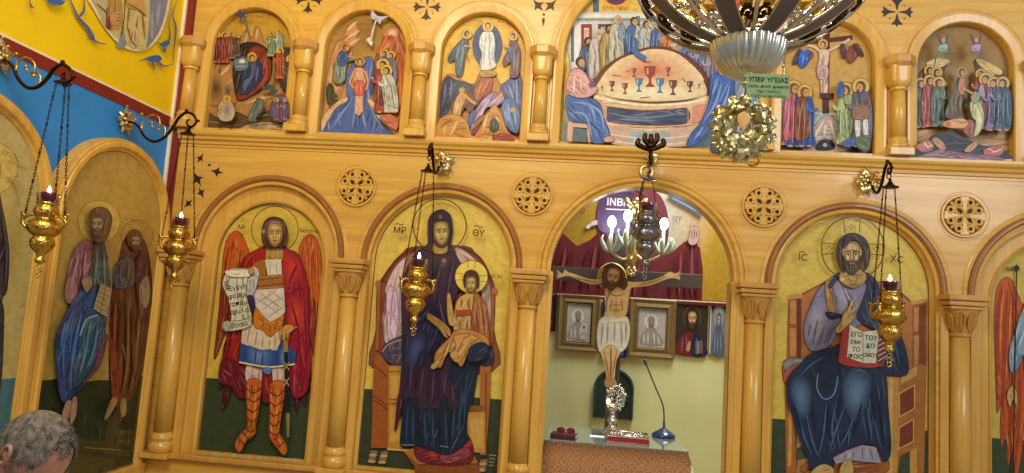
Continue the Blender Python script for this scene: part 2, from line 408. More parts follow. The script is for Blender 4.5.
class Paint:
    """flat painting: every shape lies .12 mm above the last one on the panel"""
    def __init__(s, f, step=.00012): s.f, s.k, s.step, s.bm = f, 0, step, BM(); s.cl = s.bm.loops.layers.float_color.new('paint'); s.mx = s.my = 0
    def _f(s, vs, c):
        try: f = s.bm.faces.new(vs)
        except ValueError: return
        for l in f.loops: l[s.cl] = c
    last = '808080'
    def raw(s, P, col):
        s.k += 1; s.last = col; s._f([s.bm.verts.new(s.f(x, y, s.k*s.step)) for x, y in P], lin(col))
    def P(s, p, col, sm=1, out=None):
        p = pts(p); p = cr(p, True, 4) if sm else p
        s.raw(p, col)
        if sm and s.auto: s.busy(p, col)
        if out: s.S(p+[p[0]], .7, out, 0)
    auto, oc = 0, 0
    def busy(s, p, col):
        """brush lines along the longer axis of a painted shape, and its dark contour"""
        n = len(p); A = abs(sum(p[i][0]*p[(i+1) % n][1]-p[(i+1) % n][0]*p[i][1] for i in range(n)))/2
        if A < 14: return
        w0 = .5 if A < 300 else .7
        s.S(p+[p[0]], w0, dk(col, .45), 0); s.last = col
        mx_, my_ = sum(q[0] for q in p)/n, sum(q[1] for q in p)/n
        sxx = sum((q[0]-mx_)**2 for q in p); syy = sum((q[1]-my_)**2 for q in p); sxy = sum((q[0]-mx_)*(q[1]-my_) for q in p)
        th = .5*math.atan2(2*sxy, sxx-syy); L = sqrt(A)
        def inside(x, y):
            c = False
            for i in range(n):
                (x1, y1), (x2, y2) = p[i], p[(i+1) % n]
                if (y1 > y) != (y2 > y) and x < (x2-x1)*(y-y1)/(y2-y1)+x1: c = not c
            return c
        rnd = random.Random(int(A*7)+n); x0, x1 = min(q[0] for q in p), max(q[0] for q in p); y0, y1 = min(q[1] for q in p), max(q[1] for q in p)
        for k in range(min(26, int(s.auto*(2+A/26)))):
            for _ in range(12):
                x, y = rnd.uniform(x0, x1), rnd.uniform(y0, y1)
                if inside(x, y): break
            else: continue
            a = th+rnd.uniform(-.35, .35); kx = rnd.uniform(-.9, .9)/max(6, L); half = []
            for d in (1, -1):
                q, (u, v), b = [], (x, y), a if d > 0 else a+pi
                for j in range(5):
                    st = rnd.uniform(.05, .11)*min(L, 40)+.4; u += st*cos(b); v += st*sin(b); b += kx*st*d
                    if not inside(u+1.2*cos(b), v+1.2*sin(b)): break
                    q.append((u, v))
                half.append(q)
            line = half[1][::-1]+[(x, y)]+half[0]
            if len(line) < 3: continue
            s.soft(line, rnd.uniform(.9, 1.7)*(1 if L < 18 else 1.5), (lt(col, rnd.uniform(.15, .4)) if k % 2 else dk(col, rnd.uniform(.25, .5))), col)
        s.last = col
    def S(s, p, w, col, sm=1, taper=0):
        p = pts(p); p = cr(p, False, 4) if sm and len(p) > 2 else p
        s.k += 1; c = lin(col); n = len(p); row = []
        for i, (x, y) in enumerate(p):
            a, b = p[max(i-1, 0)], p[min(i+1, n-1)]; dx, dy = b[0]-a[0], b[1]-a[1]; L = sqrt(dx*dx+dy*dy) or 1
            h = w/2*((1-abs(2*i/(n-1)-1)*.8) if taper and n > 1 else 1)
            row.append([s.bm.verts.new(s.f(x+q*h*-dy/L, y+q*h*dx/L, s.k*s.step)) for q in (1, -1)])
        for a, b in zip(row, row[1:]): s._f([a[0], a[1], b[1], b[0]], c)
    def E(s, x, y, rx, ry, col, rot=0, n=28):
        s.raw([(x+rx*cos(t)*cos(rot)-ry*sin(t)*sin(rot), y+rx*cos(t)*sin(rot)+ry*sin(t)*cos(rot)) for t in [2*pi*k/n for k in range(n)]], col)
    def C(s, x, y, rx, ry, w, col, n=44):
        s.S([(x+rx*cos(t), y+ry*sin(t)) for t in [2*pi*k/n for k in range(n+1)]], w, col, 0)
    def halo(s, x, y, r, gold='D8BC58', ring='5A3A1A', w=.8): s.E(x, y, r, r, gold, n=40); s.C(x, y, r, r, w, ring)
    def T(s, txt, x, y, size, col, rot=4, bold=.0):
        cu = bpy.data.curves.new('t', 'FONT'); cu.body = txt; cu.size = 1; cu.align_x = 'CENTER'; cu.resolution_u = 2; cu.offset = bold
        o = bpy.data.objects.new('t', cu); me = bpy.data.meshes.new_from_object(o); s.k += 1; c = lin(col); a = R(rot)
        vs = [s.bm.verts.new(s.f(x+size*(v.co.x*cos(a)+v.co.y*sin(a)), y+size*(v.co.x*sin(a)-v.co.y*cos(a)), s.k*s.step)) for v in me.vertices]
        for p in me.polygons: s._f([vs[i] for i in p.vertices], c)
        bpy.data.objects.remove(o); bpy.data.curves.remove(cu); bpy.data.meshes.remove(me)
    def face(s, x, y, w, skin='C8A05C', line='3A2416', beard=None, tilt=0, turn=0, h=1.36):
        """an icon face of width w (iris level y)"""
        q = lambda u, v: (x+w*(u*cos(tilt)-v*sin(tilt)), y+w*(u*sin(tilt)+v*cos(tilt)))
        Q = lambda l: [q(u, v*h/1.36) for u, v in l]
        s.P(Q([(-.42, -.55), (0, -.68), (.42, -.55), (.5, -.1), (.44, .3), (.22, .64), (0, .74), (-.22, .64), (-.44, .3), (-.5, -.1)]), dk(skin, .22))
        s.P(Q([(-.32, -.5), (0, -.6), (.34, -.48), (.4, -.1), (.34, .25), (.16, .56), (0, .64), (-.16, .56), (-.34, .25), (-.4, -.1)]), skin)
        s.P(Q([(-.26, -.42), (0, -.52), (.28, -.42), (.24, -.24), (0, -.28), (-.24, -.24)]), lt(skin, .25))
        for e in (-1, 1):
            s.P(Q([(e*.33, .08), (e*.2, .02), (e*.12, .12), (e*.2, .28), (e*.3, .22)]), lt(skin, .22))
            s.S(Q([(e*.08+turn, -.13), (e*.22+turn, -.2), (e*.38+turn, -.12)]), w*.055, line)
            s.P(Q([(e*.1+turn, 0), (e*.21+turn, -.07), (e*.34+turn, 0), (e*.21+turn, .045)]), 'E8DCC0')
            s.E(*q(e*.21+turn, -.01), w*.055, w*.05, line, n=10)
            s.S(Q([(e*.09+turn, 0), (e*.21+turn, -.075), (e*.36+turn, .01)]), w*.035, line)
        s.P(Q([(-.03+turn, -.18), (.04+turn, -.18), (.06+turn*1.4, .16), (.0+turn*1.4, .22), (-.06+turn*1.4, .18)]), lt(skin, .3))
        s.S(Q([(.05+turn, -.16), (.05+turn, .05), (.09+turn*1.4, .17), (0+turn*1.4, .22), (-.08+turn*1.4, .18)]), w*.03, line)
        if beard:
            s.P(Q([(-.47, .05), (-.36, .25), (-.2, .3), (0, .27), (.2, .3), (.36, .25), (.47, .05), (.44, .5), (.2, .88), (0, .94), (-.2, .88), (-.44, .5)]), beard)
            s.P(Q([(-.17, .36), (0, .33), (.17, .36), (.08, .43), (-.08, .43)]), 'A8604A')
            s.S(Q([(-.24, .4), (-.1, .31), (0, .33), (.1, .31), (.24, .4)]), w*.07, beard)
            for u in (-.25, -.08, .1, .26): s.S(Q([(u, .52), (u*.8, .8)]), w*.03, lt(beard, .25))
        else:
            s.P(Q([(-.15, .37), (0, .34), (.15, .37), (.06, .43), (-.06, .43)]), 'B05A40'); s.S(Q([(-.17, .38), (0, .385), (.17, .38)]), w*.028, line)
            s.S(Q([(-.1, .52), (0, .54), (.1, .52)]), w*.03, dk(skin, .4))
    def folds(s, lines, w, col, base=None):
        base = base or s.last
        for l in lines.split('|'): s.soft(l.strip(), w*2.1, col, base)
        s.last = base
    def soft(s, p, w, col, base):
        p = cr(pts(p), False, 4); s.k += 1; n = len(p); row = []
        cs = [lin(base), lin(mixh(base, col, .55)), lin(col)]
        for i, (x, y) in enumerate(p):
            a, b = p[max(i-1, 0)], p[min(i+1, n-1)]; dx, dy = b[0]-a[0], b[1]-a[1]; L = sqrt(dx*dx+dy*dy) or 1
            h = w/2*(1-abs(2*i/(n-1)-1)**1.5*.92)
            row.append([s.bm.verts.new(s.f(x+q*h*-dy/L, y+q*h*dx/L, s.k*s.step)) for q in (1, .5, 0, -.5, -1)])
        cc = [cs[0], cs[1], cs[2], cs[1], cs[0]]
        for a, b in zip(row, row[1:]):
            for k in range(4):
                f = s.bm.faces.new((a[k], a[k+1], b[k+1], b[k]))
                for l, c in zip(f.loops, (cc[k], cc[k+1], cc[k+1], cc[k])): l[s.cl] = c
    def G(s, p, col, base=None):
        """patch that melts from col at its middle into base at its edge"""
        p = cr(pts(p), True, 4); s.k += 1; b = lin(base or s.last); c = lin(col)
        mx_, my_ = sum(x for x, y in p)/len(p), sum(y for x, y in p)/len(p); z = s.k*s.step
        m = s.bm.verts.new(s.f(mx_, my_, z)); o = [s.bm.verts.new(s.f(x, y, z)) for x, y in p]
        for i in range(len(o)):
            f = s.bm.faces.new((o[i], o[(i+1) % len(o)], m))
            for l, cc in zip(f.loops, (b, b, c)): l[s.cl] = cc
    def saint(s, x, y, h, robe, mantle=None, hair='3A2418', lean=0, halo=1, flip=1, skin='C09058', beard=0):
        """small standing figure, feet at (x, y), height h; flip -1 looks to the left"""
        hr = h*.075; hx, hy = x+lean*h, y-h*.9
        q = lambda u, v: (x+lean*h*min(1, -v/.9)+u*h*flip, y+v*h)
        if halo: s.halo(hx, hy, hr*1.75, 'D0AC48', '6A4A20', max(.35, hr*.14))
        s.P([q(-.10, -.80), (q(.0, -.83)), q(.11, -.79), q(.15, -.55), q(.13, -.3), q(.17, -.02), q(.05, .0), q(-.13, -.01), q(-.14, -.4), q(-.15, -.6)], robe)
        m = mantle or dk(robe, .35)
        s.P([q(-.10, -.81), q(.03, -.80), q(.0, -.6), q(.11, -.44), q(.10, -.2), q(.0, -.12), q(-.15, -.10), q(-.17, -.4), q(-.16, -.62)], m)
        for u in (-.09, -.02, .06): s.S([q(u, -.7), q(u*1.2+.02, -.4), q(u*1.5, -.06)], h*.018, lt(m if u < 0 else robe, .35), 1, 1)
        for u in (-.05, .1): s.S([q(u, -.6), q(u*1.1, -.35), q(u*1.4, -.04)], h*.02, dk(m if u < 0 else robe, .5), 1, 1)
        s.S([q(.02, -.62), q(.16, -.58), q(.2, -.64)], h*.05, lt(robe, .1)); s.E(*q(.21, -.655), h*.028, h*.022, skin, n=10)
        s.E(hx, hy, hr*.98, hr*1.15, hair, n=16); s.E(hx+flip*hr*.25, hy+hr*.22, hr*.68, hr*.86, skin, n=14)
        if beard: s.P([(hx-hr*.3, hy+hr*.5), (hx+flip*hr*.3, hy+hr*.45), (hx+flip*hr*.8, hy+hr*.6), (hx+flip*hr*.35, hy+hr*1.5)], hair)
        s.E(hx+flip*hr*.45, hy+hr*.05, hr*.12, hr*.12, '2A1810', n=6); s.E(hx+flip*hr*.05, hy+hr*.05, hr*.12, hr*.12, '2A1810', n=6)
        for u in (-.06, .07): s.E(*q(u, .0), h*.045, h*.018, skin, n=10)
    def make(s, parent, name='painting'):
        return obj(name, s.bm, pm, parent)
def on_y(y): return lambda px, py, k: W(px, py, y-k)
def on_x(x): return lambda px, py, k: WX(px, py, x+k)
def arch_pts(cx, r, zs, zb, n=40): return [(cx-r, zb)]+[(cx-r*cos(pi*k/n), zs+r*sin(pi*k/n)) for k in range(n+1)]+[(cx+r, zb)]
BOARD = mat('icon_board_wood', '8A6236', .6, scale=(8, 8, 30))
def icon(name, label, cx, r, zs, zb, y, group, bgs, split=None, green=None):
    """arched wooden board standing in its opening; returns its root and the Paint on its face"""
    t = thing(name, label, 'icon', (cx, y+.02, zb), group)
    bm = BM(); o = arch_pts(cx, r-.002, zs, zb)
    f = face(bm, [(a, y, b) for a, b in o]); e = bmesh.ops.extrude_face_region(bm, geom=[f])
    bmesh.ops.translate(bm, verts=[v for v in e['geom'] if isinstance(v, bmesh.types.BMVert)], vec=(0, .024, 0))
    obj('board', bm, BOARD, t)
    p = Paint(on_y(y)); p.auto = 1.0 if group == GU else .55
    def ground(o, c):                                             # ground colours are laid in true measure
        p.k += 1; p._f([p.bm.verts.new((a, y-p.k*p.step, b)) for a, b in o], lin(c))
    ground(arch_pts(cx, r-.004, zs, zb+.004), bgs)
    if split: ground([(cx-r+.004, zb+.004), (cx-r+.004, split), (cx+r-.004, split), (cx+r-.004, zb+.004)], green)
    p.ground = ground
    return t, p
GU = 'small icons of the upper tier'
GL = 'large icons of the lower tier'
LG, GREEN = 'D2B24A', '39452A'
# ---------------------------------------------------------------- winged warrior with the scroll
t, p = icon('icon', 'tall arched icon of a winged figure in red cloak holding an open scroll', CX[0], .376, 1.955, .632, .075, GL, LG, 1.117, GREEN)
p.C(274.9, 229.5, 23.4, 23.2, .8, '5A3A18')
p.P('236,231 229,236 224,250 221,285 218,320 214,359 221,345 226,328 232,330 243,300 249,258 247,246 242,235', 'C4541A')
p.P('222,280 218,320 214,359 221,345 227,326 234,300 230,270', '8A3012'); p.folds('232,240 227,270 224,310|238,240 234,270 230,310|243,245 240,270 237,300', 1.2, 'E08838'); p.folds('229,245 225,275 221,330|241,250 238,275 233,315', .9, '7A2A10')
p.P('310,234 303,240 299,252 304,275 308,300 309,330 312,350 315,358 318,338 320,310 321,280 321,255 317,240', 'C4541A')
p.P('306,285 309,330 312,350 315,358 318,338 319,310 314,300', '8A3012'); p.folds('311,242 310,270 313,310|316,245 317,275 316,320|305,248 307,265 309,280', 1.2, 'E08838')
p.P('226,340 221,372 219,390 224,386 222,411 228,402 232,388 240,380 242,345', '4E1016'); p.P('308,345 311,372 309,389 306,380 305,407 300,395 297,413 293,395 290,370 298,345', '5A101C')
p.P('268,246 256,250 246,256 238,268 230,290 228,320 226,345 221,362 219,380 230,385 240,398 252,395 252,370 248,330 256,300 262,270', 'A41E1C')
p.P('221,362 219,382 230,386 240,398 252,394 250,372 240,365 230,358', '701424'); p.folds('246,258 238,275 234,300|232,330 226,360|243,335 238,360 236,385|250,340 246,365', 1.3, '6A1018'); p.folds('252,254 243,268|240,340 232,360', 1.5, 'D04428')
p.P('247,365 263,366 262,383 247,383', 'DCC0B4'); p.P('271,366 284,366 284,384 273,385', 'DCC0B4'); p.folds('253,367 252,381|259,367 258,381|277,368 278,382', .9, 'A8807A'); p.P('263,367 271,367 272,398 263,400', '8A1C20')
p.P('280,246 290,250 298,254 304,268 308,290 309,330 311,362 308,388 300,397 292,394 287,360 284,330 284,300 283,272', '98142C')
p.G('281,247 292,252 301,262 303,280 292,287 283,284', 'C83A26', '98142C'); p.G('290,294 305,302 308,328 300,336 285,328 287,306', 'CC4630', '98142C'); p.last = '98142C'; p.folds('288,285 298,262|290,290 306,288|289,294 298,330 302,380|286,300 288,350 293,388|304,300 307,350', 1.3, '5E0C28'); p.folds('296,258 302,275|300,335 305,370|291,345 296,380', 1.4, 'C83844')
p.E(289, 288, 3.4, 3.6, '8A1430'); p.C(289, 288, 3.2, 3.4, .8, 'C04048')
p.P('268,245 281,245 283,258 276,263 266,260', 'B88A48'); p.S('268,256 275,260 282,257', .8, '6A4420')
p.P('256,262 266,259 266,277 252,278 249,270', 'A4661E', 0); p.P('265,260 281,259 282,275 268,276', 'D8D0C4', 0); p.P('250,268 257,268 259,277 250,279', 'CFCAC4'); p.folds('270,262 270,274|276,262 277,274', .7, 'A09080')
p.P('243,322 256,325 270,337 284,326 282,338 277,350 262,351 241,344', 'D8C4AC', 0); p.folds('250,326 247,344|257,330 255,347|263,336 262,349|270,338 269,349|275,334 275,348', .9, '8A6448')
p.P('255,304 262,313 270,321 279,316 284,311 282,327 276,332 270,337 262,330 254,326', 'C87A1E'); p.folds('262,316 264,328|270,323 270,335|278,318 274,331', 1.2, '8A4A10')
p.P('252,289 284,287 285,312 278,318 270,322 262,314 255,305', 'D6CCC2', 0)
p.folds('253,296 268,306 281,316|256,290 274,303 285,311|266,288 279,297 285,302|255,304 268,296 280,287|260,311 272,303 285,296|267,318 277,311 285,306', .7, '8A7460')
p.P('250,277 268,275.5 283.5,274 284,288 268,289 252,290', '8E5222', 0); p.S('251,278.5 268,277 283.5,275.5', 1, 'C08840', 0); p.S('252,288.5 268,287.5 284,286.5', 1, 'C08840', 0)
for k in range(6): p.C(256+k*4.8, 283.2-k*.5, 1.7, 1.9, .6, 'C89448', 10)
p.P('241,343 251,347 262,351 277,350 281,341 296,352 295,364 282,366 268,367 254,365 239,362', '2C4A8C', 0); p.G('246,346 262,350 272,350 270,367 250,365', '6C8EC4', '2C4A8C'); p.G('279,350 289,347 289,365 280,366', '6C8EC4', '2C4A8C'); p.folds('246,346 244,362|256,350 255,364|263,352 262,366|276,352 277,365|290,352 291,363', .9, '1A2E60')
p.S('239,362 254,365 268,367 282,366 295,364', 1.6, 'E0D0A0'); p.P('263,368 271,368 270,374 264,373', '5878B0')
p.P('247,381 261,381 260,400 258,415 256,424 255,434 247,440 241,451 237,451 235,443 242,432 247,427 247,410', 'C4621E'); p.P('270,384 284,382 283,405 280,425 280,434 286,444 287,452 283,455 277,448 270,438 269,430 270,410', 'C4621E')
p.folds('256,384 255,410 253,428|250,432 242,442|279,386 277,410 275,430|277,436 283,447', 1.6, 'E09044')
for a in ('246,388 254,393 261,388', '247,398 254,402 260,397', '247,408 253,412 259,407', '247,418 252,422 257,417', '246,428 251,432 255,429', '243,432 248,439', '239,438 244,445', '269,391 277,396 284,390', '269,401 276,406 283,400', '269,411 275,416 282,411', '269,421 274,426 280,421', '269,431 275,435 280,432', '273,440 279,437', '278,447 284,442'): p.S(a, 1.2, '7A2C14')
p.P('284,328 288,328 288,350 290,413 285,414 284,352', '1E1A26', 0); p.P('286,413 290,413 289,437 287,437', '8A7A4A', 0); p.S('284,362 289,370', .8, 'C8B078'); p.S('289,362 284,370', .8, 'C8B078'); p.S('284,378 289,386', .8, 'C8B078'); p.S('289,378 284,386', .8, 'C8B078'); p.P('283,340 288,340 288,352 283,352', '9A7A40', 0); p.S('280,327 287,330 297,327', 1.4, 'B89048')
p.P('280,329 286,325 292,325 294,329 290,333 288,342 286,333 284,342 282,334 280,340', 'C8964C'); p.folds('283,331 282,341|286,331 285,342|289,331 288,341', .6, '6A4020')
p.P('250,277 258,277 256,288 252,296 247,298 246,284', 'C4BCC0'); p.folds('250,280 250,294|254,279 253,290', .8, '7A7080'); p.P('246,297 253,296 255,304 252,312', '3A2A58')
p.P('228,271 232,268.5 249,269 250,276 247.5,279 246.5,296 251,312 251.5,320 250,326 240,329.5 226,331 222,326 224,322 231,321 229.5,303 224.5,290 222.5,284 224,277', 'D8D0B8')
p.P('226,270.5 248,269.5 250,275 247,277 230,276.5', 'EDE6D2'); p.S('228,277 238,278 248,277', .7, '8A8068'); p.P('223,323 229,321 230,329 225,331', 'B8AE94'); p.S('232,321 242,320 251,316', .7, '8A8068')
for k in range(4): p.S([(224+k*.6, 283+k*2.2), (228+k*.6, 280.5+k*2.2)], .9, '4A4030', 0)
for s_, x, y in (('Εγενη', 238, 289.5), ('φορεc', 237.5, 297.5), ('καπαμα', 240, 305), ('κφυλαξ', 241, 313), ('ξ', 244, 319), ('βασιλ', 240, 326.5)): p.T(s_, x, y, 6.6, '2E2A22', -9)
p.P('248,269 253,268 254,272 250,275', 'C8964C')
p.P('262,240 262,229 265,221 270,217.5 276,217 283,220 287,228 287,237 284,244 281,247 267,247', '4A2620'); p.P('263,236 263,228 267,221 275,219 283,222 286,230 286,236 282,226 274,224 267,228', '6A4438')
p.E(275, 223.4, 5.5, 2, 'A8A0B0'); p.face(275, 234, 15.5, 'C89C50', '3A2014', h=1.5)
for u in ((264, 240), (265, 244), (285, 240), (284, 244)): p.E(*u, 1.6, 1.8, '5A3228')
p.T('ΑΡ', 241, 229, 6, '4A3018', 4, .02); p.T('Ο', 243.5, 221.5, 3.4, '4A3018', 4); p.T('ΜΙΧΑΗΛ', 309.5, 233, 5, '4A3018', 4, .02)
p.T('δωρεα  θεια δωρου  και  οικ.  Τ. Μαρτυριου', 257, 458.4, 4.4, 'C8C4A8', 4.4)
p.make(t)
# ---------------------------------------------------------------- mother and child on the throne
t, p = icon('icon', 'tall arched icon of an enthroned mother in purple robe with child on her lap', CX[1], .46, ZS, .632, .055, GL, 'DCBE58', 1.13, '36402C')
p.P('413,247 402,254 391,266 380,282 377,290 376,330 377,372 492,372 494,330 495,292 490,275 483,263 475,253 464,246', '8A4A30')
p.P('414,252 404,258 396,268 388,284 384,300 384,340 404,340 404,280 416,256', 'A06A58'); p.P('416,249 408,256 404,268 402,300 404,338 386,344 384,318 390,300 385,290 396,266', 'D4B8BC'); p.P('388,288 396,292 398,320 394,345 388,335 386,312', 'DCBCDC'); p.folds('398,270 392,300 390,335|402,275 399,310 398,338', 1.2, '9A7890')
p.P('455,248 465,251 478,262 486,272 488,282 470,270 460,262', 'C8B0AC'); p.P('480,268 488,278 491,300 490,340 484,340 482,300', 'B8A098'); p.folds('462,254 476,266|486,285 487,330', 1, '8A5A4A')
p.S('417,246 402,254 391,266 380,282', 1.6, '6A3420'); p.S('462,246 475,253 484,263 492,280', 1.6, '6A3420'); p.S('379,284 378,320 377,350', 3.4, 'A05A34'); p.S('493,290 492,325 491,345', 3.4, 'A05A34'); p.E(378, 283.5, 3, 3.4, 'B46A40'); p.E(494.5, 291, 3, 3.2, 'B46A40'); p.S('377,318 380,318', 2, 'B46A40'); p.S('490,328 494,328', 2, 'B46A40')
p.P('375,352 381,355 389,366 389,400 389,448 371,448 372,420 373,380', '9A5420', 0); p.P('389,366 403,364 402,400 402,448 388,449', 'BC8838', 0)
for yy in (372, 400, 404): p.S([(389, yy), (402, yy-1)], 1, '7A4A1C', 0)
p.P('391,376 401,375 401,398 391,398', 'CC9C48', 0); p.P('391,407 401,407 400,441 390,442', 'CC9C48', 0); p.S('375,366 388,378', 1, '5A2C10', 0); p.S('374,396 388,406', 1, '5A2C10', 0); p.S('374,400 388,410', 1, '5A2C10', 0); p.S('387,449 402,450 416,451', 2.4, 'C89848', 0)
p.P('480,366 491,362 490,400 486,455 480,455', 'A4642C', 0); p.P('464,412 486,412 485,453 468,452', 'BC8A40', 0); p.P('470,418 483,418 483,448 472,448', 'C89C50', 0); p.P('464,405 487,406 487,412 464,411', '8A5020', 0); p.S('486,372 486,455', 1.6, '7A4418', 0)
for x0 in (374, 384.5, 484):
    for k in range(4): p.E(x0-k*.8, 452+k*3.1+(x0-374)*.08, 4.2, 1.7, 'B89C70' if k % 2 else '8A6A44', n=14)
p.P('381,352 387,343 396,338 406,337 406,362 396,365 387,361', '4A4058'); p.S('382,352 389,344 404,339', 1.2, 'B88878'); p.folds('388,352 398,348 405,348|390,357 398,355 405,356', .8, '7A7088'); p.P('483,346 488,343 493,350 493,362 488,366 482,364', '342C3C')
p.P('404,452 416,447 474,455 481,473 480,478 416,478 414,466', '8C4C20', 0); p.P('404,452 416,447 474,455 478,463 418,464', 'A8702E', 0); p.S('418,465 479,464', 1, '5A2A10', 0)
p.P('414,446 422,444 440,448 455,445 466,437 472,443 474,455 470,463 455,466 430,464 417,459', '741A28'); p.P('460,440 467,436 472,442 470,447 463,447', 'A82822'); p.P('428,452 436,450 440,455 432,459', 'A42A2A'); p.P('440,456 455,450 468,448 470,456 456,462 444,463', '8E3E4C'); p.folds('420,450 426,460 440,464|458,464 470,456', 1, '4A0E1C')
p.P('404,380 430,370 468,345 478,356 474,395 468,412 467,432 469,440 455,452 444,455 430,450 415,446 401,446 402,420', '15213A')
p.folds('408,405 406,440|413,408 413,444|424,410 426,446|432,412 434,450|445,410 447,450|462,385 458,440|467,370 464,425|455,400 452,445', 1.7, '2E4A6C'); p.folds('418,410 419,446|439,412 440,452|451,405 449,448', 1.6, '0A1020')
p.S('402,445 414,445', 1.2, '6A7A8A', 0); p.S('440,446 448,447', 1.2, '6A7A8A', 0)
p.P('441,209.5 433,213 428.5,220 427.5,232 427.5,244 418,251 410,262 403,280 401.5,300 402,332 402,362 399,395 394.5,431 401,414 404,400 419,399 417,408 428,409 439,408 441,398 447,396 449,408 458,408 457,394 449,380 452,362 470,350 462,330 452,310 457,292 464,278 461,265 452.5,251 450.5,244 452.5,230 451,217 447,212', '382038')
p.P('428,305 438,314 444,325 440,343 428,358 416,372 406,378 404,350 412,325', '24244A'); p.folds('432,320 426,340 415,360|438,330 430,348|420,328 412,352', 1.6, '4A4E78')
p.G('412,336 424,330 428,342 420,356 412,370 406,358', '54548A', '24244A'); p.last = '382038'; p.folds('420,255 412,275 408,310|432,256 424,280 418,310|444,258 436,285 434,305|455,258 450,280 447,300|412,360 410,392|424,365 420,395|434,368 432,402|446,372 444,394|452,382 454,404', 1.6, '5A3C5E'); p.folds('416,268 411,300 409,330|438,262 430,290|450,262 446,290|418,360 415,396|430,370 427,400|440,362 438,400', 1.5, '1E1024')
p.P('398,396 402,398 399,420 395,430', '4A1A24'); p.folds('428,222 429,240|450,222 449,240', 1.2, '5A3C5E'); p.E(440.5, 217, 2, 2.4, '7A5A48')
p.C(439.6, 225.6, 26.6, 26.6, 1.1, '5A3818')
p.P('434,243 446,242 447,252 440,254 433,252', 'A88644'); p.P('432,224 436,221 447,221 450,226 450,238 445,247 438,247 433,240', '4A3040'); p.face(441.2, 232.5, 15, 'C4A45A', '3A2414', tilt=-.05, turn=.05, h=1.5)
p.halo(471.4, 276.8, 16.4, 'E4CC62', '7A5A24', .8); p.S('456,273 463,274', .6, '7A5A24', 0); p.S('456,280 463,280', .6, '7A5A24', 0); p.S('480,275 487,276', .6, '7A5A24', 0); p.S('480,281 487,282', .6, '7A5A24', 0); p.S('468,261 468,268', .6, '7A5A24', 0); p.S('475,261 475,268', .6, '7A5A24', 0)
p.P('467,289 475,288 476,297 470,301 465,297', 'B08844'); p.P('457,301 466,294 478,295 482,305 480,328 470,334 455,332 454,318', 'CCA45C'); p.P('456,310 471,309 471,316 456,317', 'A2442C', 0); p.folds('462,298 461,309|468,299 468,309|460,319 459,330|467,319 468,331', .9, '8A6228')
p.P('447,296 450,294 452,304 454,316 458,323 452,326 448,320', 'C89C58'); p.folds('448,296 448,303|450,296 450.5,303', .5, '6A4420')
p.P('475,292 482,298 487,308 489,330 490,346 483,340 472,334 471,318 473,304', '9A5C34'); p.folds('478,298 481,315 480,335|483,304 486,325 486,338|475,300 475,325', 1.2, 'C89060'); p.folds('480,300 484,320 484,340|476,308 477,330', 1, '5A2E18')
p.P('449,338 456,330 472,330 488,338 486,350 472,346 462,366 456,360 448,352 441,367 435,364 436,352', 'BC8242'); p.P('454,336 470,334 482,342 470,346 460,362 452,358 456,346', 'CA9450'); p.folds('448,342 440,362|453,338 446,356|464,338 456,356|474,340 464,358|480,338 470,344', 1.1, '7A4A20'); p.folds('451,340 444,358|468,338 460,356', 1.1, 'E0B878')
p.P('431,366 437,360 440,362 436,368 432,369', 'C49A58'); p.P('450,354 456,350 458,355 453,359', 'C49A58'); p.P('470,348 480,342 488,346 486,356 476,362 468,360', '202A44')
p.P('428,313 434,316 443,322 450,330 450.5,337 446,333 448,338 444,336 438,328 431,322 427,318', 'BE9450'); p.folds('440,324 447,333|437,325 444,335|443,323 450,333', .5, '6A4420')
p.P('463.5,283 464,275 468,270.5 474,270.5 478.5,275 479,284 477,289 475,281 466,281 465,288', '4A2A20'); p.face(471, 284, 10.5, 'C09848', '3A2414', turn=-.04, h=1.45)
p.T('ΜΡ', 399.5, 233, 8.4, '4A3018', 4, .02); p.S('395,224.5 398,223.5 401,225 404,224', .9, '4A3018'); p.T('ΘΥ', 478.3, 236, 8.6, '4A3018', 4, .02); p.S('474,226.5 477,225.5 480,227.5 483,226.5', .9, '4A3018'); p.T('ΙC ΧC', 497, 278, 4.4, '4A3018', 4, .02)
for k in range(4): p.S([(489, 455+k*3.4), (496-k*.8, 455.6+k*3.4)], .9, '8A9070', 0)
p.make(t)
# ---------------------------------------------------------------- enthroned man with the open book
t, p = icon('icon', 'tall arched icon of an enthroned bearded man in blue mantle with open book', CX[3], .46, ZS, .632, .055, GL, 'D8BC52', 1.145, '36422A')
p.P('788,299 801,299 801,294 814,287 826,281 878,281 894,287 905,295 913,303 927,300 927,345 924,473 888,473 795,473 786,473 785,400', 'A8642A', 0)
p.P('802,296 814,289 828,283 880,284 894,290 912,304 912,380 802,360', 'B4723A', 0); p.S('801,295 814,288 826,282', 1.2, '7A4018'); p.S('894,288 905,296 913,304', 1.4, '7A4018')
p.P('788,297 802,295 801,359 788,360', '9A5626', 0); p.P('790,301 796,300 796,324 790,324', 'C08848', 0); p.P('790,328 796,328 796,356 790,356', 'C08848', 0); p.P('797,299 801,298 801,358 797,358', '6A3018', 0); p.P('787,295 802,293 802,298 787,300', 'C89450', 0)
p.P('913,303 927,300 927,366 913,372', '9A5626', 0); p.P('914,308 919,307 918,331 914,332', 'C08848', 0); p.P('914,336 919,335 918,364 914,366', 'C08848', 0); p.P('911,301 928,298 928,302 911,305', 'C89450', 0); p.P('919,306 925,305 925,366 919,366', '7A4018', 0)
p.P('899,372 919,364 926,366 924,473 897,473', 'A86A28', 0); p.P('900,385 917,375 917,366 902,374', 'CC9A52', 0); p.P('887,373 899,371 899,376 897,473 885,473', 'C08C40', 0); p.P('889,378 893,377 892,473 888,473', 'D4A860', 0); p.P('885,372 896,370 899,373 888,376', 'D8B070', 0)
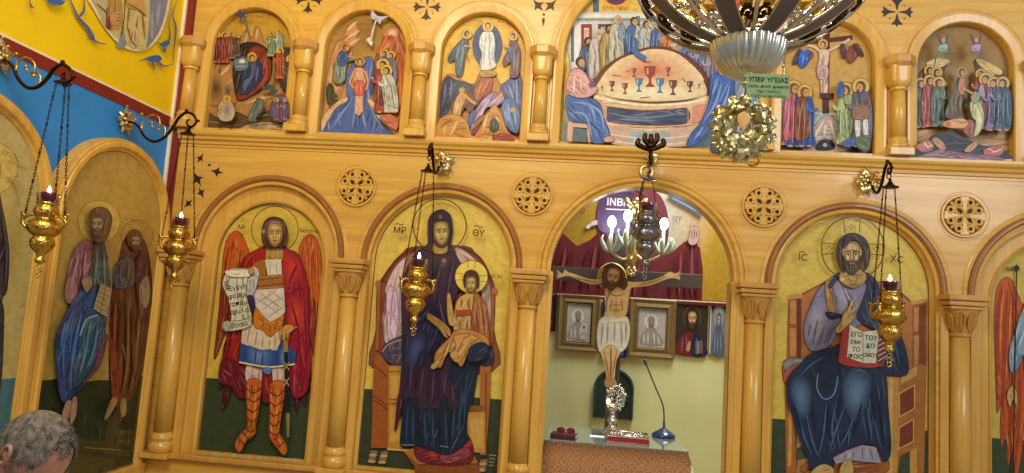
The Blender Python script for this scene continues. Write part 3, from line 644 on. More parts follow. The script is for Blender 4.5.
for a in ('900,394 914,386 914,408 900,416', '900,428 913,420 913,441 899,448'):
    q = pts(a); c = (sum(x for x, y in q)/4, sum(y for x, y in q)/4); p.P([(c[0]+(x-c[0])*1.18, c[1]+(y-c[1])*1.14) for x, y in q], 'D0A058', 0); p.P(a, '7A3418', 0)
p.P('900,456 914,449 914,473 898,473', '3A452C', 0); p.P('910,451 917,447 917,473 910,473', 'C49448', 0)
p.P('785,404 796,404 794,473 786,473', 'A46428', 0); p.P('789,408 793,408 791,466 788,466', 'CC9A52', 0); p.P('796,432 805,436 812,450 814,473 797,473 796,452', '4A4A30', 0); p.P('797,412 802,416 804,444 797,448', 'C08C44', 0); p.P('798,460 810,458 814,473 796,473', 'B07838', 0)
p.P('783,364 795,360 806,364 800,378 790,387 784,382', 'AC5040'); p.P('783,366 785,360 795,358 808,359 806,364 794,365 786,370', '7C8070'); p.folds('786,364 796,361 806,361', .9, 'B0B0A0')
p.P('808,462 840,452 880,452 884,473 806,473', 'A8602A'); p.S('806,470 880,462', 1, '6A3418')
p.P('832,277 842,273 852,287 864,279 872,300 868,318 850,330 839,331 833,341 826,348 812,351 805,340 806,322 812,303 820,288', '8480A0')
p.G('806,318 820,296 830,312 822,338 806,342', 'B8B4CC', '8480A0'); p.G('836,278 850,288 860,308 848,324 834,302', 'AAA6C0', '8480A0'); p.last = '8480A0'; p.folds('840,282 848,300 850,316|846,288 856,306|834,290 838,308|812,316 808,338|818,318 812,346|825,324 818,347|830,328 824,346', 1.2, '55506E'); p.folds('816,306 810,326|822,322 815,342|843,286 852,304', 1.2, 'C0BCD0')
p.P('825,283 830,281 834,300 835,312 829,313 826,300', 'A87C40'); p.folds('827,285 830,310', .8, 'D0A868'); p.P('826,312 842,315 834,319 828,318', '1E2440')
p.P('843,272 836,275 828,286 831,288 838,279 844,276', '2A3A58'); p.P('862,272 872,276 879,286 884,305 897,328 906,350 908,373 894,376 880,370 882,345 874,330 861,322 857,314 863,300 867,285', '1C2A46'); p.folds('868,280 872,300 866,316|876,290 880,308 876,324|885,318 895,345 900,368|862,318 872,322 882,330', 1.4, '48628A')
p.P('840,345 826,350 812,353 800,365 790,376 787,388 788,402 792,415 800,440 808,458 811,470 832,469 834,456 846,450 862,444 878,447 884,462 891,450 888,405 886,377 878,368 860,359 848,366 838,362', '1A2A48')
p.G('790,382 802,374 812,388 810,416 800,420 791,400', '5A7AA0'); p.G('842,380 856,366 872,378 868,404 856,424 844,408', '6484A8'); p.G('818,374 830,366 838,372 836,392 828,400 820,396 817,384', '0E1A34'); p.S('818,374 817,388 824,399 834,394 838,376', 1, '7A94B4')
p.folds('800,376 812,364 826,356|797,410 804,436 812,456|806,412 812,440 820,460|826,402 824,430 818,458|836,400 832,430 836,452|846,402 836,430 828,456|856,410 848,432 838,450|866,402 870,425 872,442|876,380 882,410 886,440|850,374 860,370 870,376', 1.5, '4E6A90'); p.folds('793,402 802,432|812,400 816,432|842,392 838,420|862,402 854,436|872,385 876,420|880,390 884,445|830,404 828,440', 1.6, '0C1428')
p.P('833,458 846,451 862,445 876,447 881,463 866,462 850,460 836,464', '9A94A8', 0); p.folds('846,452 844,461|854,449 853,460|862,447 863,461|870,447 873,461', 1, '55506A'); p.folds('850,451 849,460|866,448 868,461', 1, 'C8C4D0')
p.P('815,468 824,464 833,468 832,474 812,474', 'BC9C5C'); p.P('842,464 848,459 852,462 853,474 840,474', 'BC9C5C')
p.P('843,325 850,324 846,366 838,362', 'A83634', 0); p.P('839,360 848,356 860,362 876,361 884,366 870,368 848,366', 'A83634', 0); p.P('850,325 863,332 863,363 847,357', 'DCD8BC', 0); p.P('863,332 879,330 876,363 863,363', 'D0CEB8', 0); p.S('863,332 863,363', .8, '7A745C', 0)
p.P('879,333 889,334 884,365 876,363', '7C2E30', 0)
for k in range(5): p.S([(878, 341+k*5), (887, 336+k*5)], .9, 'D8C8B0', 0)
for s_, x, y in (('ΕΓΩ', 856.5, 336.5), ('ΕΙΜΙ', 855.5, 344), ('ΤΟ', 856, 351.5), ('ΦΩC', 855, 358.5), ('ΤΟΥ', 871, 340), ('ΚΟ', 870.5, 348), ('CΜΟΥ', 870, 357)): p.T(s_, x, y, 6.2 if len(s_) < 4 else 5.2, '2A2A28', 4, .015)
p.P('835,330 841,322 843,315 848,308 852,299.5 854,301 851,310 855,306 856,309 852,315 855,315 853,320 847,326 839,333', 'C4A058'); p.folds('846,314 851,302|848,317 854,308|849,320 854,316', .5, '6A4A24')
p.C(852.8, 248.2, 31.6, 31.4, 1.1, '5A4018')
for a in ('843,218 845,233', '859.7,218 859.5,233', '822,243 836,244', '822,254.5 835,253', '869,244 884,244.5', '870,254 884,255.5'): p.S(a, .9, '5A4018', 0)
for cx_, cy_ in ((851.5, 227), (829, 248.5), (876, 249)):
    for dx, dy in ((2, 0), (-2, 0), (0, 2), (0, -2)): p.E(cx_+dx, cy_+dy, .9, .9, '7A5A28', n=8)
p.P('843,270 862,270 866,280 853,288 840,280', 'A88848'); p.folds('848,276 852,285|858,275 855,285', .8, '6A4A24')
p.P('853,233 844,235.5 838,243 836.5,256 839,266 844,273 846,262 846,250 852,243 859,245 862,252 864,264 863,272 868,266 870,254 868,243 862,236', '3C2A22'); p.folds('842,242 840,256 843,268|846,238 842,250|862,240 866,252 866,264|856,236 864,246', 1, '6A5448')
p.face(852, 255, 18.5, 'BE9A58', '2E1E14', beard='4A3222', h=1.5); p.P('852,234 846,237 843,247 846,246 852,240 859,242 863,250 864,244 860,237', '3C2A22')
p.T('ΙC', 802.5, 260.5, 9.5, '4A3A18', 4, .02); p.S('799,252.5 802,251.5 805,253', .9, '4A3A18'); p.T('ΧC', 896.5, 262.5, 9.5, '4A3A18', 4, .02); p.S('894,254.5 897,253.5 900,255', .9, '4A3A18')
p.make(t)
# ---------------------------------------------------------------- winged figure with staff (cut by the frame)
t, p = icon('icon', 'icon of a winged figure with dark staff at the right edge of the screen', CX[4], .376, 1.955, .632, .075, GL, 'C8AC4C', 1.13, GREEN)
p.C(1050, 272, 24, 24, .9, '5A3A18')
p.P('1006,277 999,283 995,298 994,330 995,360 996,395 997,413 1001,402 1003,385 1000,425 1002,447 1006,435 1008,466 1013,450 1016,478 1022,450 1026,380 1026,320 1016,290 1012,280', 'BE541A')
p.folds('1002,286 998,320 997,400|1008,290 1005,340 1003,440|1013,300 1012,360 1009,455|1019,320 1020,400 1016,468', 1.8, '8A2E12'); p.folds('1004,284 1001,320 1000,360|1011,300 1009,350', 1.4, 'E08A3C')
p.P('1022,312 1036,300 1062,300 1072,330 1076,400 1070,500 1030,500 1026,400', '7E1C22'); p.folds('1034,320 1036,420 1034,490|1050,330 1052,480', 2, 'B04A40')
p.P('1026,306 1020,318 1012,340 1009,356 1011,372 1018,368 1024,352 1034,340', '7FA0B4'); p.folds('1020,322 1014,345 1013,366|1026,325 1018,350', 1.4, 'D0E0E4')
p.P('1009,389 1013,386 1017,392 1017,406 1013,400 1010,407 1007,397', 'C8A060'); p.P('1046,292 1056,292 1056,304 1046,304', 'B88A48'); p.E(1050, 276, 12, 14, '4A2620'); p.face(1050, 281, 15, 'C89C50')
p.S('1016.5,268 1013,473', 1.4, '1E1612', 0); p.P('1016.7,264 1020,268 1016.5,273 1013.5,268', '1E1612', 0); p.T('ΑΡ', 1009.5, 271, 6, '4A3018', 4, .02)
p.make(t)
# ---------------------------------------------------------------- six small scenes of the upper tier
GU = 'small icons of the upper tier'
def up(i, label, bg): return icon('icon', label, UCX[i], UCR[i]-.07, UZ, 2.836, .05, GU, bg)
def crowd(p, l):
    for a in l: p.saint(*[v for v in a if not isinstance(v, dict)], **next((v for v in a if isinstance(v, dict)), {}))
# cave with the reclining mother
t, p = up(0, 'arched upper icon of a mother reclining on red blanket in a dark cave', 'BE9230')
p.P('206,130 206,92 212,74 222,56 236,44 246,30 252,38 256,26 262,34 264,42 270,36 274,46 282,50 292,60 298,70 298,132', 'AC7C48'); p.folds('248,32 244,44 238,50|258,28 256,40|270,38 266,48|214,80 226,70 232,60|284,56 290,80 288,110|246,104 262,98 280,96', 2, 'D8B484'); p.folds('222,62 216,84|276,60 274,92|236,102 230,112', 2, '6A4426')
p.P('206,112 218,118 236,112 252,118 272,110 298,116 298,134 204,134', '5E4426'); p.G('206,70 220,74 228,90 220,104 208,102', '4A2E18', 'AC7C48'); p.G('224,84 232,86 232,98 224,98', '3A3A48', 'AC7C48'); p.P('244,126 262,122 282,124 286,134 240,134', 'B89C74')
p.P('240,46 250,42 262,45 270,54 272,68 268,82 258,92 244,99 237,98 234,86 233,66', '241612'); p.P('250,48 262,47 270,58 271,72 266,84 254,94 241,100 236,96 242,82 248,66', '80261E', out='4A1410'); p.folds('266,60 266,76 256,90|246,80 240,94', 1.5, 'B84A38')
p.P('244,62 252,57 260,62 263,72 258,84 248,93 240,94 241,84', '2A3058'); p.folds('252,62 252,76 244,90|258,66 256,82', 1.6, '5A70A4'); p.E(246, 84, 2.5, 6, '4A5C90', .5); p.halo(252, 57, 5, 'C09038', '7A5420', .5); p.E(252, 58, 3, 3.4, '5A2A20'); p.E(252.4, 58.6, 2, 2.5, 'C09058')
p.P('234,60 242,56 248,60 248,68 240,71 235,69', '5A7088'); p.folds('235,63 247,62|236,67 247,66', .8, 'A8B8C4'); p.E(242, 61, 3, 2, 'D0C8B8')
crowd(p, [(217, 62, 30, '8C2C24', '5A1E28'), (225, 62, 30, 'A03828', '8A2424'), (232, 58, 26, '6A5A30', '7A4A30'), (237, 56, 22, '7A4A34'), (271, 56, 24, '8CA078', '6E8860', dict(flip=-1)), (279, 54, 24, 'B8BCB0', '90A090', dict(flip=-1))])
p.P('276,52 284,48 292,50 293,70 292,92 286,92 280,84 276,70', '3E2C26'); p.saint(280, 78, 30, 'B8502C', '9A3C24', flip=-1); p.saint(290, 88, 32, '42384A', '3A3440', flip=-1)
p.P('226,96 232,102 235,112 232,120 222,121 217,114 219,104', 'B8A488', out='6A5030'); p.G('222,104 230,104 232,114 224,118', '7A6A8A', 'B8A488'); p.halo(227, 99, 4.4, 'C8A048', '6A4A20', .5); p.E(227, 99.4, 2.2, 2.6, 'A87850')
p.P('258,98 264,102 262,110 256,118 258,121 248,121 250,112 254,104', '5E6A64', out='2A3430'); p.P('272,102 280,94 288,100 290,118 280,122 270,116', '6A4E72', out='3A2440'); p.P('284,98 290,104 289,118 284,116', '8A7AB0'); p.saint(276, 120, 22, '8A5044', '5A4A80'); p.saint(286, 120, 22, '7A6AA0', '5A3A60', flip=-1)
for x, y in ((266, 88), (271, 87), (274, 91)): p.E(x, y, 3.8, 2.4, '3C4450'); p.E(x-3, y-2, 1.4, 1.4, '4A5460')
p.S('244,14 246,24 249,34', 1.4, '4A5870'); p.P('240,8 242,13 247,11 244,15 248,18 242,17 240,21 239,16 234,15 238,13', '2E3E5C', 0); p.T('Η ΓΕΝΝΗCΙC', 259, 18, 4, '6A3A18', 3); p.E(220, 126, 2, 2, '3A2A1A'); p.E(231, 127, 2, 2, '3A2A1A')
p.make(t)
# figure standing in the river
t, p = up(1, 'arched upper icon of a figure standing in a blue river between two cliffs', 'AE8434')
p.G('324,16 380,8 400,40 372,60 340,50', '8E6628', 'AE8434')
p.P('323,133 326,84 330,62 336,44 344,34 350,24 358,20 357,28 361,30 356,38 360,40 352,50 354,60 352,76 347,100 336,110', 'C48A5C'); p.folds('356,22 346,32|360,30 344,40|360,38 338,52|352,52 340,66|332,66 330,84', 2, 'E8BC98'); p.folds('350,34 338,42|354,46 336,58|328,80 330,104', 1.6, '8A5030')
p.P('374,64 380,48 384,36 390,28 398,28 400,38 405,52 406,90 404,136 372,136 374,100', 'A4502C'); p.G('382,36 390,27 399,28 398,38 390,36', 'E4C8A0', 'A4502C'); p.G('376,50 386,40 396,42 390,48 378,54', 'D88A70', 'A4502C'); p.folds('388,32 384,44 378,52|397,40 404,60 404,110|398,60 402,100', 2, 'D0703C')
p.P('396,56 404,62 404,110 394,128 388,110 394,84', 'C0581C'); p.folds('400,66 400,100 394,120', 2, 'E88A38')
p.P('322,134 328,118 336,108 346,100 347,82 352,64 362,58 372,58 374,72 372,90 368,100 374,112 384,122 396,134', '4860A8'); p.folds('350,74 352,96 340,116 330,130|368,64 368,92 374,114 384,130|358,70 356,100 352,130|362,110 366,130', 2, '7C94CC'); p.folds('347,84 349,100 336,114|372,70 372,94', 1.6, '2E3E78'); p.G('346,76 354,66 356,90 348,98', '6A7890', '4860A8')
p.P('322,132 322,118 334,104 346,97 347,101 336,108 328,120', 'DCB088'); p.P('367,100 372,100 384,112 396,126 400,135 394,134 382,122 374,112', 'DCB088')
p.P('353,70 358,67 364,69 366,80 364,96 362,112 358,116 356,112 357,98 355,90 352,84', 'D49A80', out='7A4030'); p.P('354,82 364,82 363,95 355,94', 'C85A4A'); p.folds('357,84 357,93|361,84 361,93', .8, 'E8A090'); p.S('354,71 350,82 354,88', 2, 'D09478'); p.S('365,71 368,82 366,90', 2, 'D09478'); p.S('357,96 356,114', 2.4, 'D8A48C'); p.S('361,96 362,112', 2.4, 'D8A48C')
p.halo(360, 61, 5.2, 'BC9040', '6A4418', .5); p.E(360, 61.5, 3, 3.8, '4A2818'); p.E(360, 62, 2, 2.8, 'C48C60')
p.P('340,52 346,50 350,56 354,58 356,60 348,62 346,70 345,80 338,84 333,80 334,68', '7C8468', out='3E4430'); p.P('339,53 346,51 349,58 344,66 338,64', '34508C'); p.folds('338,66 338,80|342,66 342,80', 1.4, 'B4BCA4'); p.halo(345.5, 47, 4.6, 'B88C3C', '6A4418', .5); p.E(345.5, 47.5, 2.8, 3.2, '4A2818'); p.E(346.4, 48, 1.8, 2.3, 'BC8458'); p.S('348,56 356,58 358,58', 1.8, 'C48C60')
crowd(p, [(384, 84, 34, '7A80B8', '4A5A98', dict(flip=-1)), (391, 86, 34, '8A4A40', '6A6A90', dict(flip=-1)), (383, 112, 52, 'A03430', '70303C', dict(flip=-1)), (392, 112, 46, 'C8C8BC', 'B4B4A8', dict(flip=-1, lean=-.12))])
p.P('327,86 332,84 334,92 333,96 330,104 328,104 326,96', '343A22'); p.E(335, 96, 2.6, 2.4, '3A4024'); p.P('380,118 390,114 398,122 396,130 388,126', 'C06A48')
p.P('372,10 378,16 389,16 382,20 380,24 376,20 371,18', 'C4BCD4'); p.S('376,20 373,30 371,40', 1.4, 'D8D0DC'); p.P('370,37 373,42 371,46 368,42 366,40', 'E0DCD8'); p.T('Η ΒΑΠΤΙCΙC', 366, 26, 3.6, '8A3A20', 3)
p.make(t)
# three on the mountain
t, p = up(2, 'arched upper icon of a white-robed figure in blue oval above two bowed men', 'DCAE3C')
p.P('438,140 438,98 444,78 452,74 462,80 474,84 480,74 494,74 500,84 508,80 514,72 522,80 521,142', 'B87434'); p.P('440,110 442,86 448,76 456,80 470,84 478,92 466,96 454,100 448,112 440,118', '28264E'); p.folds('446,82 444,100|452,80 450,98', 1.6, '7080C0'); p.P('500,88 508,80 516,74 522,84 521,128 514,112 506,100', '3C4C8C'); p.folds('508,84 514,100|516,78 518,110', 1.8, '8CA0D8')
p.P('478,78 492,78 490,92 482,98 474,108 470,104 474,92', 'A44E2C'); p.folds('488,80 482,94|482,80 476,100', 1.4, 'D88858')
p.E(487.3, 45.2, 15, 22, '2A3A74'); p.E(487.3, 45.2, 11, 18, '24305E'); p.folds('476,30 486,50 498,62|498,30 490,50 478,64', 1.2, '4A5C9C')
p.P('482,33 488,31 493,33 495,44 494,58 496,66 488,70 481,69 482,54 479,44', 'DCDCE0'); p.folds('485,38 484,54 484,66|490,38 489,54 490,66|493,44 492,62', 1.2, '8E9CC0'); p.S('480,42 486,44', 2, 'E8E4E0'); p.halo(488, 26, 5.6, 'E4C860', '8A6A28', .6); p.E(488, 26, 3.3, 4, '5A3820'); p.E(488, 26.6, 2.2, 3, 'C89C68'); p.P('480,72 486,70 496,72 494,76 482,77', 'B88848')
p.P('464,38 468,40 468,48 465,56 462,74 456,74 455,60 450,62 448,58 454,48', '34506C', out='1E3048'); p.folds('460,44 456,60|464,46 460,70', 1.5, '7C98B0'); p.halo(467, 34, 4.8, 'E0BC50', '8A6A28', .5); p.E(467, 34, 3, 3.6, '4A3020'); p.E(468, 35, 1.8, 2.6, 'BC8C58'); p.S('464,46 470,46', 1.8, 'BC8C58'); p.S('466,52 469,62', 1.4, '8A5A2A')
p.P('511,40 516,40 520,50 520,62 518,76 510,76 511,62 504,66 503,60 508,50', '6A3448', out='3A1C28'); p.P('508,48 514,46 515,56 509,58', '3A5088'); p.folds('514,48 514,72|518,52 517,74', 1.3, 'A87480'); p.halo(513, 36, 4.6, 'E0BC50', '8A6A28', .5); p.E(513, 36, 2.8, 3.4, '3A2418'); p.E(512.4, 37, 1.8, 2.4, 'BC8C58'); p.S('510,48 503,45', 1.6, 'BC8C58')
p.P('456,98 462,90 470,92 476,102 470,112 464,106 460,118 454,116 451,106', '6A3220'); p.P('460,92 466,96 462,108 458,120 453,117 454,104', 'C89458', out='7A4A24'); p.S('464,94 470,100 476,104', 2.6, 'C89458'); p.folds('458,100 456,114', 1.2, 'E8C898'); p.E(462, 90, 3, 2.6, 'B89860'); p.S('455,118 450,122', 2.4, 'C89458')
p.P('484,98 494,92 502,94 504,100 496,106 486,108 480,120 476,132 470,133 472,122 476,110', 'A684B4', out='5A3A6A'); p.folds('490,98 482,112 476,128|498,98 490,104', 1.3, 'D8C0E0'); p.P('470,114 476,110 474,122 468,126', '3C4C98'); p.P('476,120 482,116 478,130 472,134', '8A2C54'); p.E(500, 94, 3.4, 2.8, '9A5A38'); p.S('496,100 502,94', 2.2, 'C89868')
p.P('502,104 508,98 516,102 520,116 518,132 510,130 504,120', '4A68AC', out='243A70'); p.folds('508,104 510,124|514,108 516,126|505,110 508,122', 1.6, '90AADC'); p.E(513, 110, 2.8, 2.6, 'B89468')
p.P('438,141 438,122 450,114 466,120 474,136 492,106 500,112 508,132 514,141', 'C48638'); p.folds('446,120 444,136|458,120 450,136|488,112 482,134|496,116 500,130', 2, 'E4B468'); p.folds('440,128 452,118|470,132 490,110', 1.4, '7A4418'); p.P('490,122 494,118 498,122 499,128 495,132 490,130', '38382A'); p.S('494,130 493,137', 1, '38382A'); p.P('494,136 504,133 514,138 512,141 494,141', '9A3A2A')
p.T('Η ΜΕΤΑΜΟΡ', 472, 22, 3.6, '6A3418', 3); p.T('ΦωCΙC', 503, 23, 3.6, '6A3418', 3)
p.make(t)
# table with cups
t, p = icon('icon', 'wide arched central icon of men seated round a table set with cups', UCX[3], UCR[3]-.07, UZ, 2.836, .05, GU, 'D4B060')
p.P('566,150 566,60 572,26 580,12 660,12 762,16 762,152', 'C2C2C4', 0); p.P('576,14 700,14 700,18 575,18', 'D8D8CC', 0); p.P('573,18 700,18 700,21 572,21', '8A929C', 0); p.P('572,23 592,23 590,70 572,76', 'DCDCE0', 0); p.P('571,24 574,24 574,62 571,62', '5A6470', 0)
p.P('581,24 592,24 592,46 589,46 589,28 584,28 584,56 581,56', '8A3440', 0); p.P('584,29 589,29 589,60 584,60', 'D8A8A0', 0); p.P('598,24 612,24 612,26 601,27 600,34 598,34', '6A3038', 0); p.P('593,0 599,0 599,12 593,12', '4A6070', 0); p.P('602,0 632,0 630,10 603,11', 'D4A440', 0); p.E(616, -6, 12, 11, '7A2440'); p.E(616, -6, 8, 8, '3A3468'); p.T('Ο ΜΥCΤΙΚΟC', 615, 9.4, 4, '5A3010', 2)
p.P('636,16 640,16 640,42 636,42', '6A7480', 0); p.P('563,56 568,52 570,80 564,110', 'E0B848'); p.P('563,150 563,120 580,128 700,134 760,120 760,153', '8AA0A8', 0)
crowd(p, [(588, 92, 56, '4A6898', '3A5480', dict(hair='2A1C18', beard=1, halo=0)), (598, 84, 56, 'B89098', 'C0B4B4', dict(hair='B8B4AC', beard=1, halo=0)), (609, 78, 55, 'B8A058', 'A88C50', dict(hair='3A2418', beard=1, halo=0)), (618, 70, 56, '7890B0', 'B4B0A0', dict(hair='A8A49C', halo=0)), (634, 68, 52, 'B0B4B4', '4668A4', dict(hair='3A2820', halo=0)), (646, 64, 44, 'C0B8A8', 'A8B0B8', dict(halo=0)), (657, 64, 42, '6A80B4', '4A5C98', dict(hair='4A4048', halo=0)), (668, 66, 40, 'C87030', 'B85A28', dict(halo=0, flip=-1)), (678, 70, 42, 'C8A888', 'B09070', dict(halo=0, flip=-1)), (688, 76, 42, '4C6AAC', '3A5498', dict(halo=0, flip=-1)), (700, 84, 46, '7C88AC', '4A66A8', dict(halo=0, flip=-1)), (712, 92, 46, '9A8494', '6A6A98', dict(halo=0, flip=-1))])
p.P('590,92 596,78 606,66 620,57 638,50 657,46.5 677,51 698,64 710,82 711,98 688,103 652,106 619,102 597,97', '6E3628')
p.P('594,91 600,80 610,69 622,61 640,54 657,51 675,56 694,68 705,84 706,95 687,99.5 652,102 620,99 598,95', 'DCC49C'); p.G('600,82 616,62 640,52 657,49 680,55 704,80 680,86 650,84 620,86', 'C4684A', 'DCC49C'); p.G('606,88 650,84 700,90 690,99 650,101 610,97', 'E8DCBC', 'DCC49C')
def cup(x, y, h, c):
    p.P([(x-h*.28, y-h), (x+h*.28, y-h), (x+h*.24, y-h*.6), (x+h*.06, y-h*.42), (x+h*.06, y-h*.2), (x+h*.24, y), (x-h*.24, y), (x-h*.06, y-h*.2), (x-h*.06, y-h*.42), (x-h*.24, y-h*.6)], c, 0); p.S([(x-h*.12, y-h*.9), (x-h*.12, y-h*.6)], h*.1, lt(c, .5), 0)
for a in ((650, 87, 21, '8E3C34'), (612, 91, 10, '5A3040'), (625, 94, 11, '7A4030'), (639, 92, 14, '4A78A8'), (660, 93, 15, '4A78A8'), (673, 95, 15, '6A4430'), (690, 92, 11, '5A3A38'), (634, 77, 9, '8A4038'), (668, 76, 9, '8A4038'), (602, 90, 4, '8A5A3A'), (699, 88, 4, '8A5A3A')): cup(*a)
for a in ('612,75 622,76', '682,78 686,82', '640,98 650,97', '626,72 630,70'): p.S(a, 1, '9A6A3A')
p.P('594,95 620,100 652,103.5 688,101 709,96 704,124 690,132 650,133 618,130 602,122', 'D8BC94'); p.S('595,97 620,102.5 652,105.5 688,103 708,98.5', 2, 'EADCC0'); p.P('608,107 630,110 652,111 686,108.5 686,123 652,125 628,124 608,121', '464C6C'); p.folds('612,114 640,118 680,114|616,119 660,121', 2, '7484A4'); p.S('606,105.5 630,108.5 652,109.5 688,107 688,125 652,127 628,126 606,122 606,105.5', 1.4, 'DCA088', 0); p.P('693,106 706,103 702,121 692,124', 'D08C7C', 0); p.P('596,98 602,100 606,122 602,121', 'D09884', 0); p.S('602,122 628,128 652,130 690,128 704,122', 2, 'E4C0A8')
p.P('604,124 650,131 700,126 694,146 640,148 612,144', 'C4A498', 0); p.P('628,131 670,132 668,148 630,147', '93A8B0', 0); p.S('608,134 650,139 696,135', 1.4, 'E0C8BC'); p.S('612,141 650,145 692,142', 1.4, 'E0C8BC'); p.folds('634,136 636,146|646,138 644,147|658,138 660,147', 1.6, 'C8D8D8', '93A8B0')
p.P('566,104 572,96 590,116 590,124 570,122', 'E0D8CC', 0); p.P('568,122 592,124 592,142 588,142 587,128 573,127 572,142 567,140', 'D8A894', 0); p.P('573,128 587,129 587,142 572,141', '5A6C74', 0)
p.P('570,72 578,68 586,74 592,84 598,88 594,94 584,98 570,98 566,88', 'D09C9C', out='8A5A60'); p.folds('574,76 574,94|580,78 582,90', 1.4, 'ECC8C4'); p.P('566,96 578,98 590,98 600,104 604,118 610,134 606,142 592,142 588,124 570,120', '4666AC', out='24407C'); p.folds('572,102 590,106 596,124|580,100 600,112 604,132|572,112 586,116 592,138', 1.8, '8CA8DC'); p.E(580, 62, 4.6, 5.4, '3A241C'); p.E(581.6, 63, 3.2, 4.2, 'B88C68'); p.P('604,138 612,136 614,141 606,142', 'C8A080')
p.S('632,48 638,54 646,59', 5, '4668A4'); p.E(648, 60, 2.4, 1.6, 'C89C78'); p.E(592, 84, 3, 3, '5A5A78')
p.P('711,77 722,74 735,80 734,92 726,108 716,122 706,134 696,144 687,146 690,136 702,120 709,100', '3E60AC', out='24407C'); p.folds('722,80 716,102 704,122|730,84 724,104 710,124|704,126 694,140|718,78 712,96', 1.9, '86A4DC'); p.E(724, 70, 4.4, 5, '4A3428'); p.E(722, 71, 3, 4, 'B88C68'); p.P('736,70 748,66 757,74 757,150 724,150 734,120', '7A88A8'); p.folds('744,76 742,110 736,140|752,80 750,140', 2, 'B0BCD0'); p.E(747, 62, 4.4, 5, '5A4A40'); p.P('716,140 740,146 740,152 712,152', '44506C')
p.make(t)
# figure on the cross
t, p = up(4, 'arched upper icon of a figure on a cross between mourners and soldiers', 'C09850')
p.P('776,152 776,108 800,112 840,114 870,112 870,154', '9CB4B0', 0); p.S('776,112 870,115', 2, 'C4D4D0', 0); p.S('776,124 870,127', 1.4, '6A8C8C', 0); p.P('776,152 776,140 800,144 860,142 870,140 870,154', '5C4028', 0)
p.P('823,30 830,30 829,114 822,114', '4E2018', 0); p.P('796,46 797,42 852,35 853,40', '5A261C', 0); p.P('808,134 816,124 824,116 832,116 838,124 844,140 850,150 804,152', 'B8A09A'); p.folds('824,120 814,138|830,120 836,142|826,124 824,136', 1.8, 'E8DCD8'); p.P('816,146 822,140 832,141 834,149 818,150', '16141A'); p.E(825, 145, 2.2, 2, 'B0ACA8')
p.P('819,50 826,49 830,52 828,66 828,78 828,92 825,96 821,94 820,80 816,70 819,60', 'DCBEAC', out='8A5A48'); p.P('818,66 828,67 827,79 818,78', 'C8A09A'); p.folds('820,70 820,78|824,70 824,78', .7, '8A6060'); p.S('828,51 838,46 850,39', 2.4, 'D8B8A0'); p.S('820,51 812,46 800,45', 2.4, 'D8B8A0'); p.halo(823, 44, 5, 'D4AC58', '7A5424', .5); p.E(823, 44.4, 3, 3.6, '4A2A1C'); p.E(822.6, 45, 2, 2.8, 'C8A080'); p.S('823,80 823,94', .7, '8A5A48'); p.P('820,93 834,93 833,99 820,98', '4E2018', 0)
p.P('800,50 808,50 812,54 808,62 802,68 797,62 794,58', '2C5CC4', out='1A3070'); p.folds('804,54 802,64', 1.4, '80A8F0'); p.P('796,54 800,48 798,62 792,64', '4A3A48'); p.E(804, 48, 2.6, 3, 'B08860'); p.P('808,56 813,52 812,58', '8A4040')
p.P('844,50 852,46 858,50 856,58 850,63 846,58', '8A4038', out='4A201C'); p.P('852,46 858,44 864,56 858,54', '4A3030'); p.E(846, 47, 2.6, 3, 'A07858'); p.P('840,46 844,44 846,54 842,58', '5A3430')
crowd(p, [(787, 144, 62, 'B86472', '8CA8A8', dict(hair='3A3048')), (794, 146, 64, '3C58A8', 'C05E70', dict(hair='7A3440')), (805, 146, 60, '3450A0', '86482E', dict(hair='7A4630')), (846, 144, 60, 'A4B474', '8CA064', dict(flip=-1, hair='4A3020')), (861, 146, 66, '585448', '504A68', dict(flip=-1, hair='4A2C20', beard=1))])
p.P('838,84 843,82 844,92 841,98 837,94', '2C4CA0'); p.E(866, 102, 5, 5.2, '4A3020'); p.C(866, 102, 4, 4.2, .8, '8A6A38'); p.P('855,120 860,120 860,136 856,136', 'DCD0CC'); p.P('863,120 868,120 868,136 864,136', 'DCD0CC'); p.P('853,108 868,106 868,118 854,119', '8A5A2A'); p.P('842,142 854,138 856,144 846,147', '34509C'); p.P('856,138 869,136 869,150 858,148', '4E6038')
p.T('Η CΤΑΥΡωCΙC', 841, 32, 4, '8A3A24', 5)
p.make(t)
# raising from the tombs
t, p = up(5, 'arched upper icon of crowds beside a man raising a pale kneeling figure', '9A7844')
p.P('912,157 912,120 930,124 960,118 990,124 1010,120 1010,160', 'B88448'); p.folds('916,134 940,128|950,124 980,128|985,134 1004,136', 2.4, 'D8AC6C')
p.P('917,110 917,80 924,68 934,60 942,62 950,60 944,72 946,100 944,118', '5A3A2A'); p.P('926,64 936,58 950,60 946,65 936,68', 'DCC88C'); p.S('936,58 934,66', 1, '3A2A20'); p.P('975,60 984,62 998,68 1004,74 1002,110 976,112 978,80', '5A3434'); p.P('976,59 986,61 1002,70 1000,75 990,73 980,66', 'D8BC68')
crowd(p, [(930, 112, 46, '6A4438', '7A5448'), (937, 112, 44, '8A5A4A', '5A4438'), (921, 127, 48, '4E6468', '3A5058'), (930, 126, 50, 'B85038', 'A03C2C'), (939, 126, 48, '5E7868', '506458')])
crowd(p, [(981, 112, 42, 'A83A34', '8A2C30', dict(flip=-1)), (989, 114, 42, 'B85848', '6A3848', dict(flip=-1)), (986, 128, 54, 'A090A8', '9A3430', dict(flip=-1)), (994, 130, 52, '7A6494', '5A4A78', dict(flip=-1)), (1003, 130, 52, '4A6074', '38506A', dict(flip=-1))])
